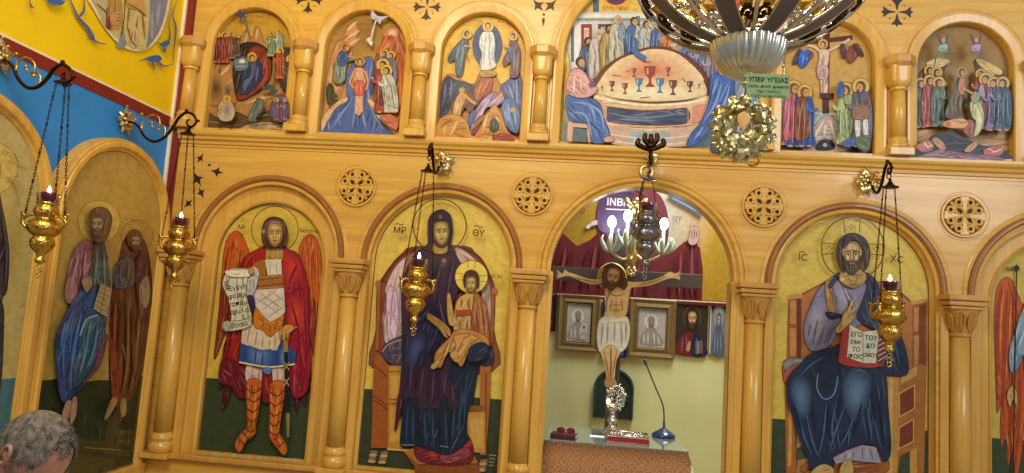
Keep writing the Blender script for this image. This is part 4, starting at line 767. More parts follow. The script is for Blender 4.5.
p.P('957,80 962,76 965,84 964,94 962,108 964,118 952,118 945,116 948,104 952,92', '584426', out='2E2214'); p.folds('958,86 954,112|961,92 960,114', 1.4, '8A7444'); p.P('960,78 965,80 964,94 959,92', 'C07A50'); p.S('963,88 970,92 976,96', 2.2, 'C08C60'); p.halo(962, 72, 6, 'A8843C', '6A4420', .6); p.E(962, 72.5, 3.2, 4, '4A2418'); p.E(962.8, 73, 2, 2.8, 'BC845C')
p.P('970,104 976,98 982,106 984,120 980,132 974,136 976,122 972,116', 'C4C490', out='6A7048'); p.folds('976,104 980,120 976,132', 1.4, 'E8E8C8'); p.P('971,96 977,92 980,98 974,104', '7A9C88'); p.E(974, 97, 2.4, 2.6, 'B08858'); p.P('963,128 968,120 974,122 974,134 966,134', '9A4A38'); p.P('944,122 960,118 968,122 964,128 946,127', 'D89860'); p.E(948, 124, 3, 2.4, 'C06A38')
p.P('926,142 934,134 944,133 952,131 962,137 974,142 984,146 1000,148 1008,154 1006,159 916,157 916,152', '14141E'); p.folds('940,138 946,146|952,138 958,148|966,144 972,150', 1.6, '344058'); p.P('916,146 928,140 934,146 930,151 922,152', 'B46A60'); p.S('924,142 928,148 932,145', 1, 'E8D8CC', 0); p.P('932,140 938,138 946,148 940,149', 'C48A60'); p.P('964,150 974,142 978,144 970,152', 'C48A60'); p.P('984,150 996,146 1004,150 998,156 986,156', 'C06060'); p.S('988,148 994,152 1002,149', 1, 'E8D8CC', 0); p.P('920,156 940,150 970,154 990,155 1000,160 918,158', '8A6078')
for x, c in ((943, '6A9C98'), (976, '8A70A0')):
    p.P([(x-3, 36), (x+1, 42), (x+4, 38), (x+3, 46), (x+6, 52), (x, 53), (x-5, 52), (x-1, 45)], c); p.S([(x-6, 34), (x-2, 44)], 1.6, '5A3A4A'); p.S([(x+5, 34), (x+3, 44)], 1.6, '6A4A54'); p.E(x+.5, 40, 2, 2.2, 'C89878'); p.P([(x-4, 46), (x+4, 44), (x+4, 50), (x-4, 51)], lt(c, .3))
p.T('Η ΑΝΑCΤΑCΙC', 959, 55.5, 4.4, '7A2A20', 3)
p.make(t)
# last scene, past the frame's right edge
t, p = up(6, 'arched upper icon of a standing group, last of the upper row on the right', 'B4924C')
cxp = 1098
p.P([(cxp-50, 168), (cxp-50, 140), (cxp-20, 128), (cxp+20, 132), (cxp+60, 142), (cxp+60, 172)], '7A5C38')
crowd(p, [(cxp-26, 150, 60, '8C3A30', '3A5080'), (cxp-10, 154, 64, '4A6478', '7A3038'), (cxp+12, 154, 64, 'B0A078', '586848', dict(flip=-1)), (cxp+30, 156, 60, '6A4A7A', '9A4A34', dict(flip=-1))])
p.make(t)
# ---------------------------------------------------------------- icons of the left wall
XI = XW+.07
pmg = MATS.setdefault('glazed', pm.copy()); pmg.name = 'paint_behind_glass'
pmg.node_tree.nodes['Principled BSDF'].inputs['Coat Weight'].default_value = 1; pmg.node_tree.nodes['Principled BSDF'].inputs['Coat Roughness'].default_value = .02
def wall_icon(label, cy, bg, green, zg):
    t = thing('wall_icon', label, 'icon', (XI-.01, cy, .562), 'tall icons of the left wall')
    bm = BM(); o = arch_pts(cy, AR-.002, AZ, .562); f = face(bm, [(XI, a, b) for a, b in o]); e = bmesh.ops.extrude_face_region(bm, geom=[f])
    bmesh.ops.translate(bm, verts=[v for v in e['geom'] if isinstance(v, bmesh.types.BMVert)], vec=(-.022, 0, 0)); obj('board', bm, BOARD, t)
    p = Paint(on_x(XI)); p.auto = .5
    def ground(o, c): p.k += 1; p._f([p.bm.verts.new((XI+p.k*p.step, a, b)) for a, b in o], lin(c))
    ground(arch_pts(cy, AR-.003, AZ, .566), bg); ground([(cy-AR+.003, .566), (cy-AR+.003, zg), (cy+AR-.003, zg), (cy+AR-.003, .566)], green); return t, p
t, p = wall_icon('glazed arched wall icon of a saint in blue with red-robed companion', AC[0], 'B49446', '2A3420', 1.17)
p.G('66,260 84,230 120,210 150,240 158,300 150,370 100,380 60,370', '9A7848', 'B49446')
p.halo(99, 221.5, 21, 'CCAC50', '8A7034', .7); p.halo(137, 236, 16, 'B08C44', '7A5C2C', .7); p.T('ΑΓΙΟC', 131, 222, 5, '7A5C30', 14)
p.P('118,262 124,240 134,232 144,240 150,262 152,300 146,345 142,372 134,396 126,403 118,404 112,398 109,370 110,330 112,290', '5A3020'); p.P('110,322 120,316 122,400 112,399', '7A2818'); p.P('114,268 124,258 134,262 134,284 116,288', '46525A'); p.P('136,262 146,256 151,282 150,304 142,320 138,300', '5A2C34'); p.P('140,284 148,276 150,296 146,308 140,300', 'A08C70'); p.folds('128,290 128,360 122,395|140,310 136,360 130,395|116,300 114,350|122,262 120,282|130,262 128,282', 2, '8E5638', '5A3020'); p.folds('133,300 134,380|122,300 120,360', 2, '34140E', '5A3020')
p.E(135, 239, 8, 10, '5A3828'); p.face(136, 242, 10, '8A6844', '3A2416', beard='4A3224')
p.P('76,248 88,240 94,262 90,284 84,302 73,302 65,296 67,278 71,262', '84505E'); p.P('67,280 74,276 78,292 72,304 65,298', '9A6070'); p.folds('80,252 74,274 70,294|86,250 84,280', 1.6, 'B8889A')
p.P('96,238 103,240 108,262 110,284 106,300 90,300 87,286 92,264', '3A4A46'); p.folds('98,246 96,270 94,292|104,248 105,290', 1.6, '6E827A'); p.P('82,284 100,288 108,300 106,312 80,308', '2A3E50')
p.P('74,300 86,290 104,298 107,312 104,332 98,352 80,386 68,403 60,396 57,370 56,346 60,328', '1C4680'); p.folds('74,308 64,340 64,380|82,310 74,350 70,392|66,320 60,350', 2.4, '4A80BC'); p.folds('88,306 80,340 74,370', 2, '0E2448')
p.P('80,334 86,318 98,314 105,328 102,354 90,372 75,388 73,368 78,350', '28566E'); p.S('80,336 86,320 98,315', 1.6, '8AA0B0'); p.folds('90,322 86,350 78,380|98,322 94,350 86,370', 2, '5C90A8'); p.P('100,345 108,335 100,365 86,382 76,392 92,370', '6A4450')
p.P('101,283 112,289 107,317 93,309', 'A48C60', 0); p.S('106,286 100,313', .7, '5A4424', 0)
for k in range(4): p.S([(97.5-k*.6+1, 291+k*5), (108-k*1.2, 296+k*5)], .8, '6A5230', 0)
p.P('66,402 72,402 70,414 66,422 61,420', 'A88A70'); p.P('72,400 77,398 76,416 70,424', 'A88A70'); p.P('112,398 118,400 112,412 106,420 105,416', 'A88458'); p.P('121,400 126,400 126,414 121,416', 'A88458'); p.P('82,280 90,276 92,286 86,292', '9A7454')
p.P('89,222 90,212 98,207 107,209 112,218 110,230 106,240 100,243 94,240 90,232', '5E4430'); p.face(97.5, 225, 13, '9C7A50', '3A2818', beard='5E4430', turn=-.06)
p.folds('84,425 86,410|100,440 101,424|120,424 121,412|136,430 137,414|70,440 72,428|128,446 129,436', 1, '5E4A24', '2A3420'); p.S('84,447.5 121,450', .8, '8A7A30', 0)
o = p.make(t); o.data.materials.clear(); o.data.materials.append(pmg)
t, p = wall_icon('pale arched wall icon with teal foot, cut by the left frame edge', AC[1], 'B4A468', '2E6C78', 1.2)
p.halo(-8, 168, 26, 'C4AC60', '8A7440', .8); p.T('ΑΓΙΟC', 10, 158, 7, '7A6430', 20); p.T('CΠΥΡΙΔων', 14, 166, 5, '7A6430', 20)
p.P('-30,200 -4,190 2,206 8,240 9,262 7,290 2,300 4,320 -2,400 -30,420', '1C2434'); p.folds('2,214 7,250 5,285', 2, '48546C'); p.face(-8, 172, 17, 'B08C58', beard='8A8478')
for k in range(6): p.S([(6+k*1.5, 178+k*.3), (20, 176+k*6)], .6, '9A8448', 0)
o = p.make(t); o.data.materials.clear(); o.data.materials.append(pmg)
# painted medallion and blue tendrils on the yellow wall
WL_ = bpy.data.objects['wall_left']
p = Paint(on_x(XW+.012), .0003)
mc = [WX(129, -10, XW)]
p.P('86,-10 94,10 106,30 119,44 130,50 141,51 150,47 160,36 166,20 171,0 174,-20 150,-60 100,-50', 'E8DCB8'); p.P('89,-10 97,10 108,29 120,41 131,47.5 141,48.5 149,45 158,34 163.5,20 168,0 171,-20 150,-56 102,-46', 'C8B878')
p.P('146,46 147,10 146,-10 171,-20 168,0 163.5,20 157,35 150,45', '84869E'); p.folds('152,10 152,40|160,0 157,26', 3, 'A4A8BC'); p.P('116,47 120,38 124,20 126,46', '8A949A')
p.P('90,-10 104,-14 110,10 106,28 98,12', 'C0B084'); p.P('104,-10 126,-12 124,24 112,30 106,26 108,8', 'B8944A'); p.P('124,-12 148,-14 147,44 136,48 128,44 124,30', 'D0BE80')
p.folds('110,-6 108,24|116,-6 113,26|138,16 134,44|142,10 145,40|130,0 127,30', 1.6, '8A5A28', 'C8B070'); p.S('97,4 104,10 107,14', 1, '4A3018'); p.S('126,-12 124,20 121,36', 1, '6A4420'); p.S('107,8 107,26 110,29', 1.2, '7A3A20'); p.P('106,26 110,16 111,29', '8A3A20')
p.P('112,14 117,11 121,12 122,16 121,20 118,25 113,25 110,20', 'CC9868'); p.folds('117,14 122,15|117,17 122,18|116,20 121,21', .8, '6A3A20'); p.P('130,44 131,30 135,26 138,32 137,40 134,48', 'D8BC90'); p.folds('136,28 134,46|133,30 131,42', .8, '7A4A28'); p.S('128,28 132,42 137,46', 1, '7A4424'); p.P('126,-12 140,-12 144,2 146,16 138,10 128,6', 'CDA25C'); p.S('128,4 138,9 146,16', 1, '6A4420')
BL = '3A66A8'
for a, w in (('84,-4 84,10 80,16 78,20', 3), ('68,-8 72,4 79,18 88,28 92,36 97,42 107,44', 3.4), ('92,30 94,38 90,39 86,34', 2), ('66,0 60,4 50,0', 3), ('29,-2 31,6 35,8', 2.4), ('172,8 169,22 170,34 168,42 162,44 158,42', 2), ('178,-2 173,14 176,28 174,50 173,64', 2), ('173,64 164,66 156,60 150,58 139,61', 2.6), ('150,58 153,64 156,70', 2), ('168,42 164,46 165,52 168,40', 2.2), ('172,8 170,0', 1.6)): p.S(a, w, '5A6484', 1, 1); p.S(a, w*.55, BL, 1, 1)
p.P('46,-4 60,-2 64,3 54,5 48,2', BL); p.P('160,44 168,40 170,44 164,47', BL); p.P('146,58 158,55 162,60 152,62', BL)
p.make(WL_, 'painted_medallion')
# ================================================================ sanctuary behind the gate
YB = 2.0
GRW = mat('wall_pale_green_plaster', 'C6C894', .6, scale=(2, 2, 2), var=.08)
bm = BM(); box(bm, XW, 4.2, YB, YB+.2, 0, 5.0); wb = tag(obj('wall_back', bm, GRW), kind='structure')
bm = BM(); box(bm, 4.0, 4.2, .2, YB, 0, 5.0); tag(obj('wall_right', bm, GRW), kind='structure')
p = Paint(on_y(YB-.006), .0003); p.auto = .3
p.P('490,60 800,60 800,304 737,302 640,297 545,291.5 490,289', 'A88226', 0); p.G('520,150 600,180 600,250 560,292 500,290', '8A7020', 'A88226'); p.G('700,190 780,200 780,300 705,300', '967818', 'A88226')
p.G('620,165 680,165 715,215 700,262 650,274 600,240 600,190', 'B8B8B8', 'A88226')  # pale grey patch paints in the haze round the candle bulbs
p.P('500,290 530,262 556,228 566,236 577,246 590,240 604,228 616,222 660,240 672,252 684,242 692,238 700,248 703,270 702,300 640,297 545,292', '5E1A26', 0)
p.P('596,226 599,200 610,190 640,186 660,196 668,220 664,250 640,262 606,250', '6A2A3A'); p.E(636, 222, 15, 19, 'B09070'); p.face(636, 222, 24, 'A88868')
p.folds('560,240 552,280|572,250 566,290|590,246 582,292|604,236 600,290|675,256 670,295|688,246 686,298|697,252 697,298|650,262 646,296|625,258 622,296', 3, '3E0C1A', '5E1A26'); p.folds('566,246 560,288|596,244 590,290|681,252 679,296|640,262 634,296|692,246 692,296', 2.2, '94404C', '5E1A26')
p.P('586,226 592,221 600,220 600,224 592,226 588,229', 'CFC4BC'); p.P('688,240 691,230 690,226 693,227 694,225 696,227 698,226 699,229 699,236 697,243 691,245', 'B49088'); p.folds('692,229 692,238|694.5,228 694.5,238|697,229 696.5,238', .7, '5A3440')
p.S('560,205 578,196 600,192 634,190', 4.5, '3C5078'); p.S('669,194 680,201 691,207 702,214', 5, '3A5680'); p.S('671,191.5 682,198 693,204 704,210', 1.2, 'D8DCE0'); p.S('672,198 684,204 696,211', .8, '90A8C8')
p.T('ΘΥ', 677, 221, 7, '3A2A2A', 4); p.T('ΜΡ', 580, 214, 7, '3A2A2A', 4)
p.P('490,289 545,291.5 640,297 737,302 800,304 800,309 737,307 640,302 545,296.5 490,294', '5A1424', 0); p.S('490,290.6 545,293.4 640,298.4 737,303.4 800,306', 1.2, 'D8C8A8', 0)
p.make(wb, 'painted_mural')
# small icons hanging on the back wall
FRG = mat('frame_antique_gold', '7A6438', .45, .3, bump=.4, scale=(60, 60, 60)); FRD = mat('frame_dark_wood', '20140E', .4)
NAVY = mat('frame_navy', '12205A', .35)
def hung(label, quad, frame, w, bg, draw, mt=.03, y=YB-.01):
    q = pts(quad); P = [W(a, b, y) for a, b in q]; z0 = min(v.z for v in P); x0 = min(v.x for v in P); x1 = max(v.x for v in P); z1 = max(v.z for v in P)
    x0, x1 = (P[0].x+P[3].x)/2, (P[1].x+P[2].x)/2; z1, z0 = (P[0].z+P[1].z)/2, (P[2].z+P[3].z)/2
    t = thing('hung_icon', label, 'icon', ((x0+x1)/2, y, z0), 'small icons on the sanctuary wall')
    bm = BM(); box(bm, x0, x1, y-.012, y, z0, z1); obj('backboard', bm, BOARD, t)
    if w:
        bm = BM()
        pr = [(0, -.0), (0, -mt), (.008, -mt-.004), (w*.5, -mt+.006), (w-.008, -mt-.002), (w, -.01)]
        strip_sweep(bm, [[(a+sx*d, y+e, c+sz*d) for d, e in pr] for a, c, sx, sz in ((x0, z0, 1, 1), (x1, z0, -1, 1), (x1, z1, -1, -1), (x0, z1, 1, -1))], closed=True)
        obj('frame', bm, frame, t)
    pp = Paint(lambda u, v, k: Vector((x0+w+(x1-x0-2*w)*u/100, y-.0125-k, z1-w-(z1-z0-2*w)*v/140)))
    pp.raw([(0, 0), (100, 0), (100, 140), (0, 140)], bg); draw(pp); pp.make(t)
def bust(p, robe, mantle, hair, beard=None, halo='C8A048', skin='B88A5C', book=0):
    p.E(50, 42, 30, 32, halo, n=36); p.P('4,140 10,104 26,88 42,80 58,80 76,88 92,104 97,140', robe); p.P('50,140 54,86 66,84 80,90 92,104 97,140', mantle)
    p.folds('22,96 20,138|34,90 36,138|66,92 70,138|82,96 86,138', 4, lt(robe, .3))
    p.P('32,70 28,46 34,24 50,14 66,24 72,46 68,72 58,80 42,80', hair); p.face(50, 46, 27, skin, beard=beard, h=1.5)
    if book: p.P('62,104 84,100 86,132 64,138', '6A5A58', 0); p.S('70,104 72,134', 2, 'B8B0A0', 0); p.P('34,128 40,108 46,104 48,114 44,130', skin)
def riza(p, child=1):
    p.raw([(3, 3), (97, 3), (97, 137), (3, 137)], 'A8A49C')
    for k in range(7): p.C(12+k*13, 12, 5, 5, 1.4, '706C68', 10); p.C(12+k*13, 128, 5, 5, 1.4, 'DCD8D0', 10)
    p.E(46, 48, 30, 31, 'C8C4BC', n=30); p.C(46, 48, 27, 28, 2, '787470'); p.P('12,128 18,90 30,74 32,40 46,26 60,40 60,72 78,92 88,128', '8A8680'); p.folds('24,90 22,126|36,84 38,126|56,82 62,126|72,96 78,126|34,44 34,72|58,44 58,70', 4, 'DCD8D0')
    p.E(47, 54, 10, 14, '6A4A38'); p.face(47, 53, 16, '94745A', h=1.5)
    if child: p.E(72, 84, 13, 13, 'C0BCB4'); p.E(72, 85, 6, 7, '7A5A46'); p.P('62,96 80,94 86,126 60,126', 'B4B0A8'); p.folds('68,98 68,124|78,98 80,124', 3, '7A7670')
hung('narrow dark-framed icon at the left edge of the gate opening', '535,291 557.5,293 555.5,331 533,330', FRD, .02, '3A2418', lambda p: bust(p, '8A2C1C', '5A1A18', '3A2418', halo='B88A3C'))
hung('gold-framed silver-covered icon of mother and child left of the crucifix', '560,293 601.5,296.5 597.5,352.5 556,349', FRG, .075, '4A443E', lambda p: riza(p))
hung('icon in navy frame half hidden behind the crucifix figure', '604,298.5 629,300 626,357.5 600,356', NAVY, .022, 'B4D4EC', lambda p: (p.G('10,0 60,0 40,60 0,90', 'F0F6FA', 'B4D4EC'), bust(p, '6C8CB4', '3A5A94', '5A4A48', halo='C8CCD0')))
hung('gold-framed silver-covered icon of a single saint right of the crucifix', '631,298 677,300.5 673,358.5 627,356', FRG, .08, '8A8478', lambda p: riza(p, 0))
hung('unframed dark icon of a bearded man in red and navy robe', '677.5,301 709,302.5 706,356 674.5,353.5', None, 0, '2E2620', lambda p: bust(p, '6A1A24', '1C2040', '2A1C14', beard='3A2418', halo='4A3A2A', book=1), mt=.0)
hung('grey icon of a veiled woman in an arched field near the right gate jamb', '710,301.5 728,302.5 727,356 708,354.5', FRD, .006, 'C4BCB0', lambda p: (p.P('6,140 6,40 26,12 50,4 74,12 94,40 94,140', '6C7684', 0), p.E(50, 42, 27, 30, '8A8E90'), p.P('14,140 22,90 34,64 36,36 50,26 64,36 66,64 80,90 90,140', '4E5A6C'), p.folds('34,80 28,136|48,84 48,138|62,80 70,136', 5, '8494A8'), p.face(50, 48, 18, 'A89478', h=1.5), p.P('4,0 30,8 6,36', '26221E', 0), p.P('96,0 70,8 94,36', '26221E', 0)), mt=.004)
hung('dark edge-on icon beside the right gate jamb', '729,303 748,304 746,356 727,355', FRD, .02, '3A2E28', lambda p: bust(p, '4A3A3A', '38302E', '2A1C14'))
# arched dark green panel
pc = [W(592.5, 417, YB-.004), W(632.5, 419.5, YB-.004), W(612.5, 368.5, YB-.004)]
x0, x1, zb, zt_ = pc[0].x, pc[1].x, (pc[0].z+pc[1].z)/2, pc[2].z; r = (x1-x0)/2; cx = (x0+x1)/2
t = thing('niche_door', 'small round-topped dark green door low on the pale green sanctuary wall', 'niche door', (cx, YB-.004, zb))
bm = BM(); f = face(bm, [(a, YB-.03, b) for a, b in arch_pts(cx, r, zt_-r, zb)]); e = bmesh.ops.extrude_face_region(bm, geom=[f]); bmesh.ops.translate(bm, verts=[v for v in e['geom'] if isinstance(v, bmesh.types.BMVert)], vec=(0, .026, 0))
obj('leaf', bm, mat('dark_green_paint', '16302C', .5, var=.25), t)
bm = BM(); arch_mould(bm, cx, r-.022, zt_-r, [(0, YB-.03), (.002, YB-.042), (.018, YB-.042), (.022, YB-.03)], zb=zb); obj('rim', bm, mat('dark_green_rim', '243C36', .5), t)
bm = BM(); ball(bm, (x1-.05, YB-.042, zb+.16), .012); obj('knob', bm, BRONZE, t)
# altar table, cloth, glass
TX0, TX1, TY0, TY1, TZ = -.215, .712, .235, .86, .862
t = thing('altar_table', 'table draped in orange brocade standing in the open gate', 'table', ((TX0+TX1)/2, (TY0+TY1)/2, 0))
bm = BM(); box(bm, TX0+.01, TX1-.01, TY0+.01, TY1-.01, TZ-.04, TZ-.004, bev=.004); obj('tabletop', bm, WV, t)
for sx in (TX0+.07, TX1-.07):
    for sy in (TY0+.07, TY1-.07):
        bm = BM(); box(bm, sx-.03, sx+.03, sy-.03, sy+.03, 0, TZ-.04, bev=.004); obj('leg', bm, WV, t)
BRC = mat('orange_brocade', 'A8683A', .55, scale=(9, 9, 9), sheen=.3)
nt_ = BRC.node_tree; vb = nt_.nodes.new('ShaderNodeTexVoronoi'); vb.inputs['Scale'].default_value = 24; vb.inputs['Randomness'].default_value = .25
tc_ = nt_.nodes.new('ShaderNodeTexCoord'); nt_.links.new(tc_.outputs['Object'], vb.inputs['Vector'])
sn = nt_.nodes.new('ShaderNodeMath'); sn.operation = 'MULTIPLY'; sn.inputs[1].default_value = 19; nt_.links.new(vb.outputs['Distance'], sn.inputs[0])
s2 = nt_.nodes.new('ShaderNodeMath'); s2.operation = 'SINE'; nt_.links.new(sn.outputs[0], s2.inputs[0])
rp = nt_.nodes.new('ShaderNodeValToRGB'); rp.color_ramp.elements[0].color = lin('9A6640'); rp.color_ramp.elements[1].color = lin('C09464'); rp.color_ramp.elements[0].position = .35; rp.color_ramp.elements[1].position = .8
nt_.links.new(s2.outputs[0], rp.inputs['Fac']); nt_.links.new(rp.outputs['Color'], nt_.nodes['Principled BSDF'].inputs['Base Color'])
LACE = mat('white_linen', 'E4E0D8', .7)
def drape(off, z, zb, flare, amp, fb=.35, fe=.4, pw=5):
    bm = BM(); rows = []
    per = []
    n = 26
    for (ax, ay), (bx, by) in (((TX0, TY0), (TX1, TY0)), ((TX1, TY0), (TX1, TY1)), ((TX1, TY1), (TX0, TY1)), ((TX0, TY1), (TX0, TY0))):
        for k in range(n): per.append((ax+(bx-ax)*k/n, ay+(by-ay)*k/n))
    cx_, cy_ = (TX0+TX1)/2, (TY0+TY1)/2
    for j in range(9):
        s = j/8; row = []
        for i, (x, y) in enumerate(per):
            dx, dy = x-cx_, y-cy_; L = sqrt(dx*dx+dy*dy)
            edge = abs(((i % n)/n)-.5)*2
            o = off+flare*s**.6*(fb+fe*edge**pw)+amp*s*sin(i*2*pi/5.2+.6*sin(i))
            row.append(bm.verts.new((x+dx/L*o, y+dy/L*o, z-(z-zb)*s)))
        rows.append(row)
    for a, b in zip(rows, rows[1:]):
        for i in range(len(per)):
            k = (i+1) % len(per); f = bm.faces.new((a[i], b[i], b[k], a[k])); f.smooth = True
    bm.faces.new(rows[0][::-1]); return bm
t = thing('tablecloth', 'orange-brown brocade cloth with round motifs hanging over the table', 'tablecloth', ((TX0+TX1)/2, (TY0+TY1)/2, TZ))
obj('brocade', drape(.004, TZ+.002, .12, .16, .008), BRC, t); obj('linen_lining', drape(.0, TZ-.001, .10, .155, .002, .0, .95, 6), LACE, t)
GLS = mat('table_glass', 'A8B8B4', .03, 0, trans=.6, coat=.6, var=.02)
bm = BM(); box(bm, TX0-.004, TX1+.004, TY0-.006, TY1+.004, TZ+.003, TZ+.011, bev=.002); tag(obj('glass_sheet', bm, GLS, loc=((TX0+TX1)/2, (TY0+TY1)/2, TZ+.003)), 'clear glass sheet lying on the brocade table cover', 'glass sheet')
GZ = TZ+.0115
def on_z(px, py, z=GZ):
    v = ray(px, py); return CAM+v*((z-CAM.z)/v.z)
# dark prayer book and glasses
def obox(bm, c, hx, hy, z0, z1, a, bev=0, mi=0): return box(bm, -hx, hx, -hy, hy, z0, z1, bev, mi, Matrix.Translation((c.x, c.y, 0)) @ Matrix.Rotation(a, 4, 'Z'))
c = on_z(564, 438); MAR = mat('maroon_leather', '4A1620', .45, bump=.2, scale=(80, 80, 80)); PG = mat('page_edges', 'DCD2B8', .7, scale=(10, 10, 400))
t = thing('prayer_book', 'closed dark maroon book lying at the left table corner', 'book', (c.x, c.y, GZ)); bm = BM()
obox(bm, c, .085, .06, GZ, GZ+.004, -.12, .001); obox(bm, c, .085, .06, GZ+.026, GZ+.03, -.12, .001); obox(bm, c+Vector((-.007, -.058, 0)), .085, .003, GZ, GZ+.03, -.12, .001)
obj('cover', bm, MAR, t); bm = BM(); obox(bm, c, .081, .055, GZ+.004, GZ+.026, -.12); obj('pages', bm, PG, t)
c2 = c+Vector((.01, .01, 0)); t = thing('eyeglasses', 'red-framed eyeglasses folded on top of the maroon book', 'eyeglasses', (c2.x, c2.y, GZ+.03)); REDF = mat('red_plastic', '8A1228', .25)
for s in (-1, 1):
    bm = BM(); q = [(c2.x+s*.033+.026*cos(a), c2.y-.02, GZ+.051+.02*sin(a)) for a in [2*pi*k/20 for k in range(20)]]; tube(bm, q, .0035, closed=True); obj('rim', bm, REDF, t)
    bm = BM(); face(bm, q); obj('lens', bm, mat('lens_red', '5A1A28', .05, trans=.7), t)
    bm = BM(); tube(bm, [(c2.x+s*.06, c2.y-.02, GZ+.056), (c2.x+s*.06, c2.y+.03, GZ+.05), (c2.x+s*.02, c2.y+.035, GZ+.034)], .003); obj('temple', bm, REDF, t)
bm = BM(); tube(bm, [(c2.x-.008, c2.y-.02, GZ+.055), (c2.x, c2.y-.02, GZ+.059), (c2.x+.008, c2.y-.02, GZ+.055)], .003); obj('bridge', bm, REDF, t)
c = on_z(597, 436.5); bm = BM(); obox(bm, c, .05, .035, GZ, GZ+.002, -.05); tag(obj('paper_note', bm, mat('white_paper', 'E6EAEA', .7), loc=(c.x, c.y, GZ)), 'small white sheet of paper on the glass beside the maroon book', 'paper')
# gospel book
c = on_z(628, 441); t = thing('gospel_book', 'thick red book with embossed silver cover at the table middle', 'book', (c.x, c.y, GZ)); a = -.05
bm = BM(); obox(bm, c, .138, .10, GZ+.004, GZ+.036, a, .003); obj('red_block', bm, mat('red_page_block', 'A0101E', .5, scale=(10, 10, 200)), t)
bm = BM(); obox(bm, c, .143, .105, GZ, GZ+.005, a, .001); obox(bm, c, .143, .105, GZ+.035, GZ+.043, a, .002); obj('silver_cover', bm, SILV, t)
bm = BM(); M = Matrix.Translation((c.x, c.y, GZ+.043)) @ Matrix.Rotation(a, 4, 'Z')
for k in range(40):
    u, v = random.uniform(-.125, .125), random.uniform(-.088, .088); tube(bm, [M @ Vector((u+.014*cos(q)*(1-q/9), v+.014*sin(q)*(1-q/9), .003)) for q in [j*.8 for j in range(8)]], .0035, seg=5)
tube(bm, [M @ Vector((.132*cx_, .094*cy_, .003)) for cx_, cy_ in ((-1, -1), (1, -1), (1, 1), (-1, 1))], .005, closed=True); ball(bm, M @ Vector((0, 0, .002)), .04, 1, 1.2, .3)
obj('embossing', bm, SILV, t)
# microphone
c = on_z(663.5, 437); t = thing('desk_microphone', 'black gooseneck microphone on a round base at the right of the table', 'microphone', (c.x, c.y, GZ)); MICB = mat('dark_blue_plastic', '16305C', .2, coat=.6)
bm = BM(); lathe(bm, [(.0, .0), (.082, .0), (.086, .008), (.082, .02), (.056, .038), (.034, .05), (.018, .062), (.0, .064)], c.x, c.y, 32, z0=GZ, caps=False); obj('base', bm, MICB, t)
yy = c.y; top = W(646, 364, yy); mid = W(663, 406, yy); q = [(c.x, yy, GZ+.045), (c.x, yy, GZ+.1), mid, (mid+top)/2+Vector((.005, 0, -.01)), top]
bm = BM(); tube(bm, [(c.x, yy, GZ+.045), (c.x, yy, GZ+.11)], .009); obj('socket', bm, MICB, t)
bm = BM(); tube(bm, cr(q[1:], False, 5), .0055); obj('gooseneck', bm, MICB, t)
bm = BM(); d = (top-mid).normalized(); tube(bm, [top-d*.012, top, top+d*.03, top+d*.036], [.006, .0105, .0105, .006], seg=12); obj('capsule', bm, MICB, t)
bm = BM(); ball(bm, (c.x+.03, yy-.055, GZ+.026), .005); obj('button', bm, SILV, t)
# ornate silver cross stand with a small electric candle
c = on_z(611.5, 434.5); yy = c.y; t = thing('silver_stand', 'ornate silver filigree stand with small candle before the crucifix foot', 'stand', (c.x, c.y, GZ))
k = (yy+4.6)/711*1.01; zz = lambda py: W(612, py, yy).z; xx = lambda px, py: W(px, py, yy).x
bm = BM(); H = zz(376)-GZ
lathe(bm, [(.0, 0), (.07, 0), (.068, .012), (.05, .02), (.046, .04), (.03, .05), (.022, .075), (.034, .09), (.036, .105), (.02, .12), (.016, .16), (.03, .175), (.04, .19), (.03, .21), (.014, .225), (.0, .226)], c.x, yy, 24, z0=GZ, flute=lambda a, z: 1+.07*cos(8*a), caps=False); obj('stem', bm, SILV, t)
bm = BM(); cc = Vector((xx(616, 398), yy, zz(397)))
for j in range(46):
    a = j*2.4; rr = .018+.06*sqrt((j % 23)/23); o = cc+Vector((rr*cos(a)*.85, random.uniform(-.02, .02), rr*sin(a)*1.15))
    tube(bm, [o+Vector((.014*cos(a+q)*(1-q/8), .004*sin(q), .014*sin(a+q)*(1-q/8))) for q in [i*.8 for i in range(7)]], [.005, .006, .006, .005, .005, .004, .003], seg=5)
tube(bm, [cc+Vector((.058*cos(q), 0, .08*sin(q))) for q in [2*pi*i/24 for i in range(24)]], .008, closed=True); tube(bm, [(c.x, yy, GZ+.22), cc+Vector((0, 0, -.07))], .012); obj('filigree', bm, SILV, t)
bm = BM(); b0 = Vector((xx(608, 402), yy-.035, zz(405))); lathe(bm, [(.0, 0), (.014, .0), (.017, .01), (.012, .014), (.0115, .03), (.0, .03)], b0.x, b0.y, 14, z0=b0.z-.02, caps=False); obj('candle_cup', bm, GOLD, t)
bm = BM(); ball(bm, b0+Vector((0, 0, .024)), .013, 1, 1, 1.8); obj('candle_bulb', bm, mat('warm_bulb', 'FFE8B0', .5, emit=6), t)
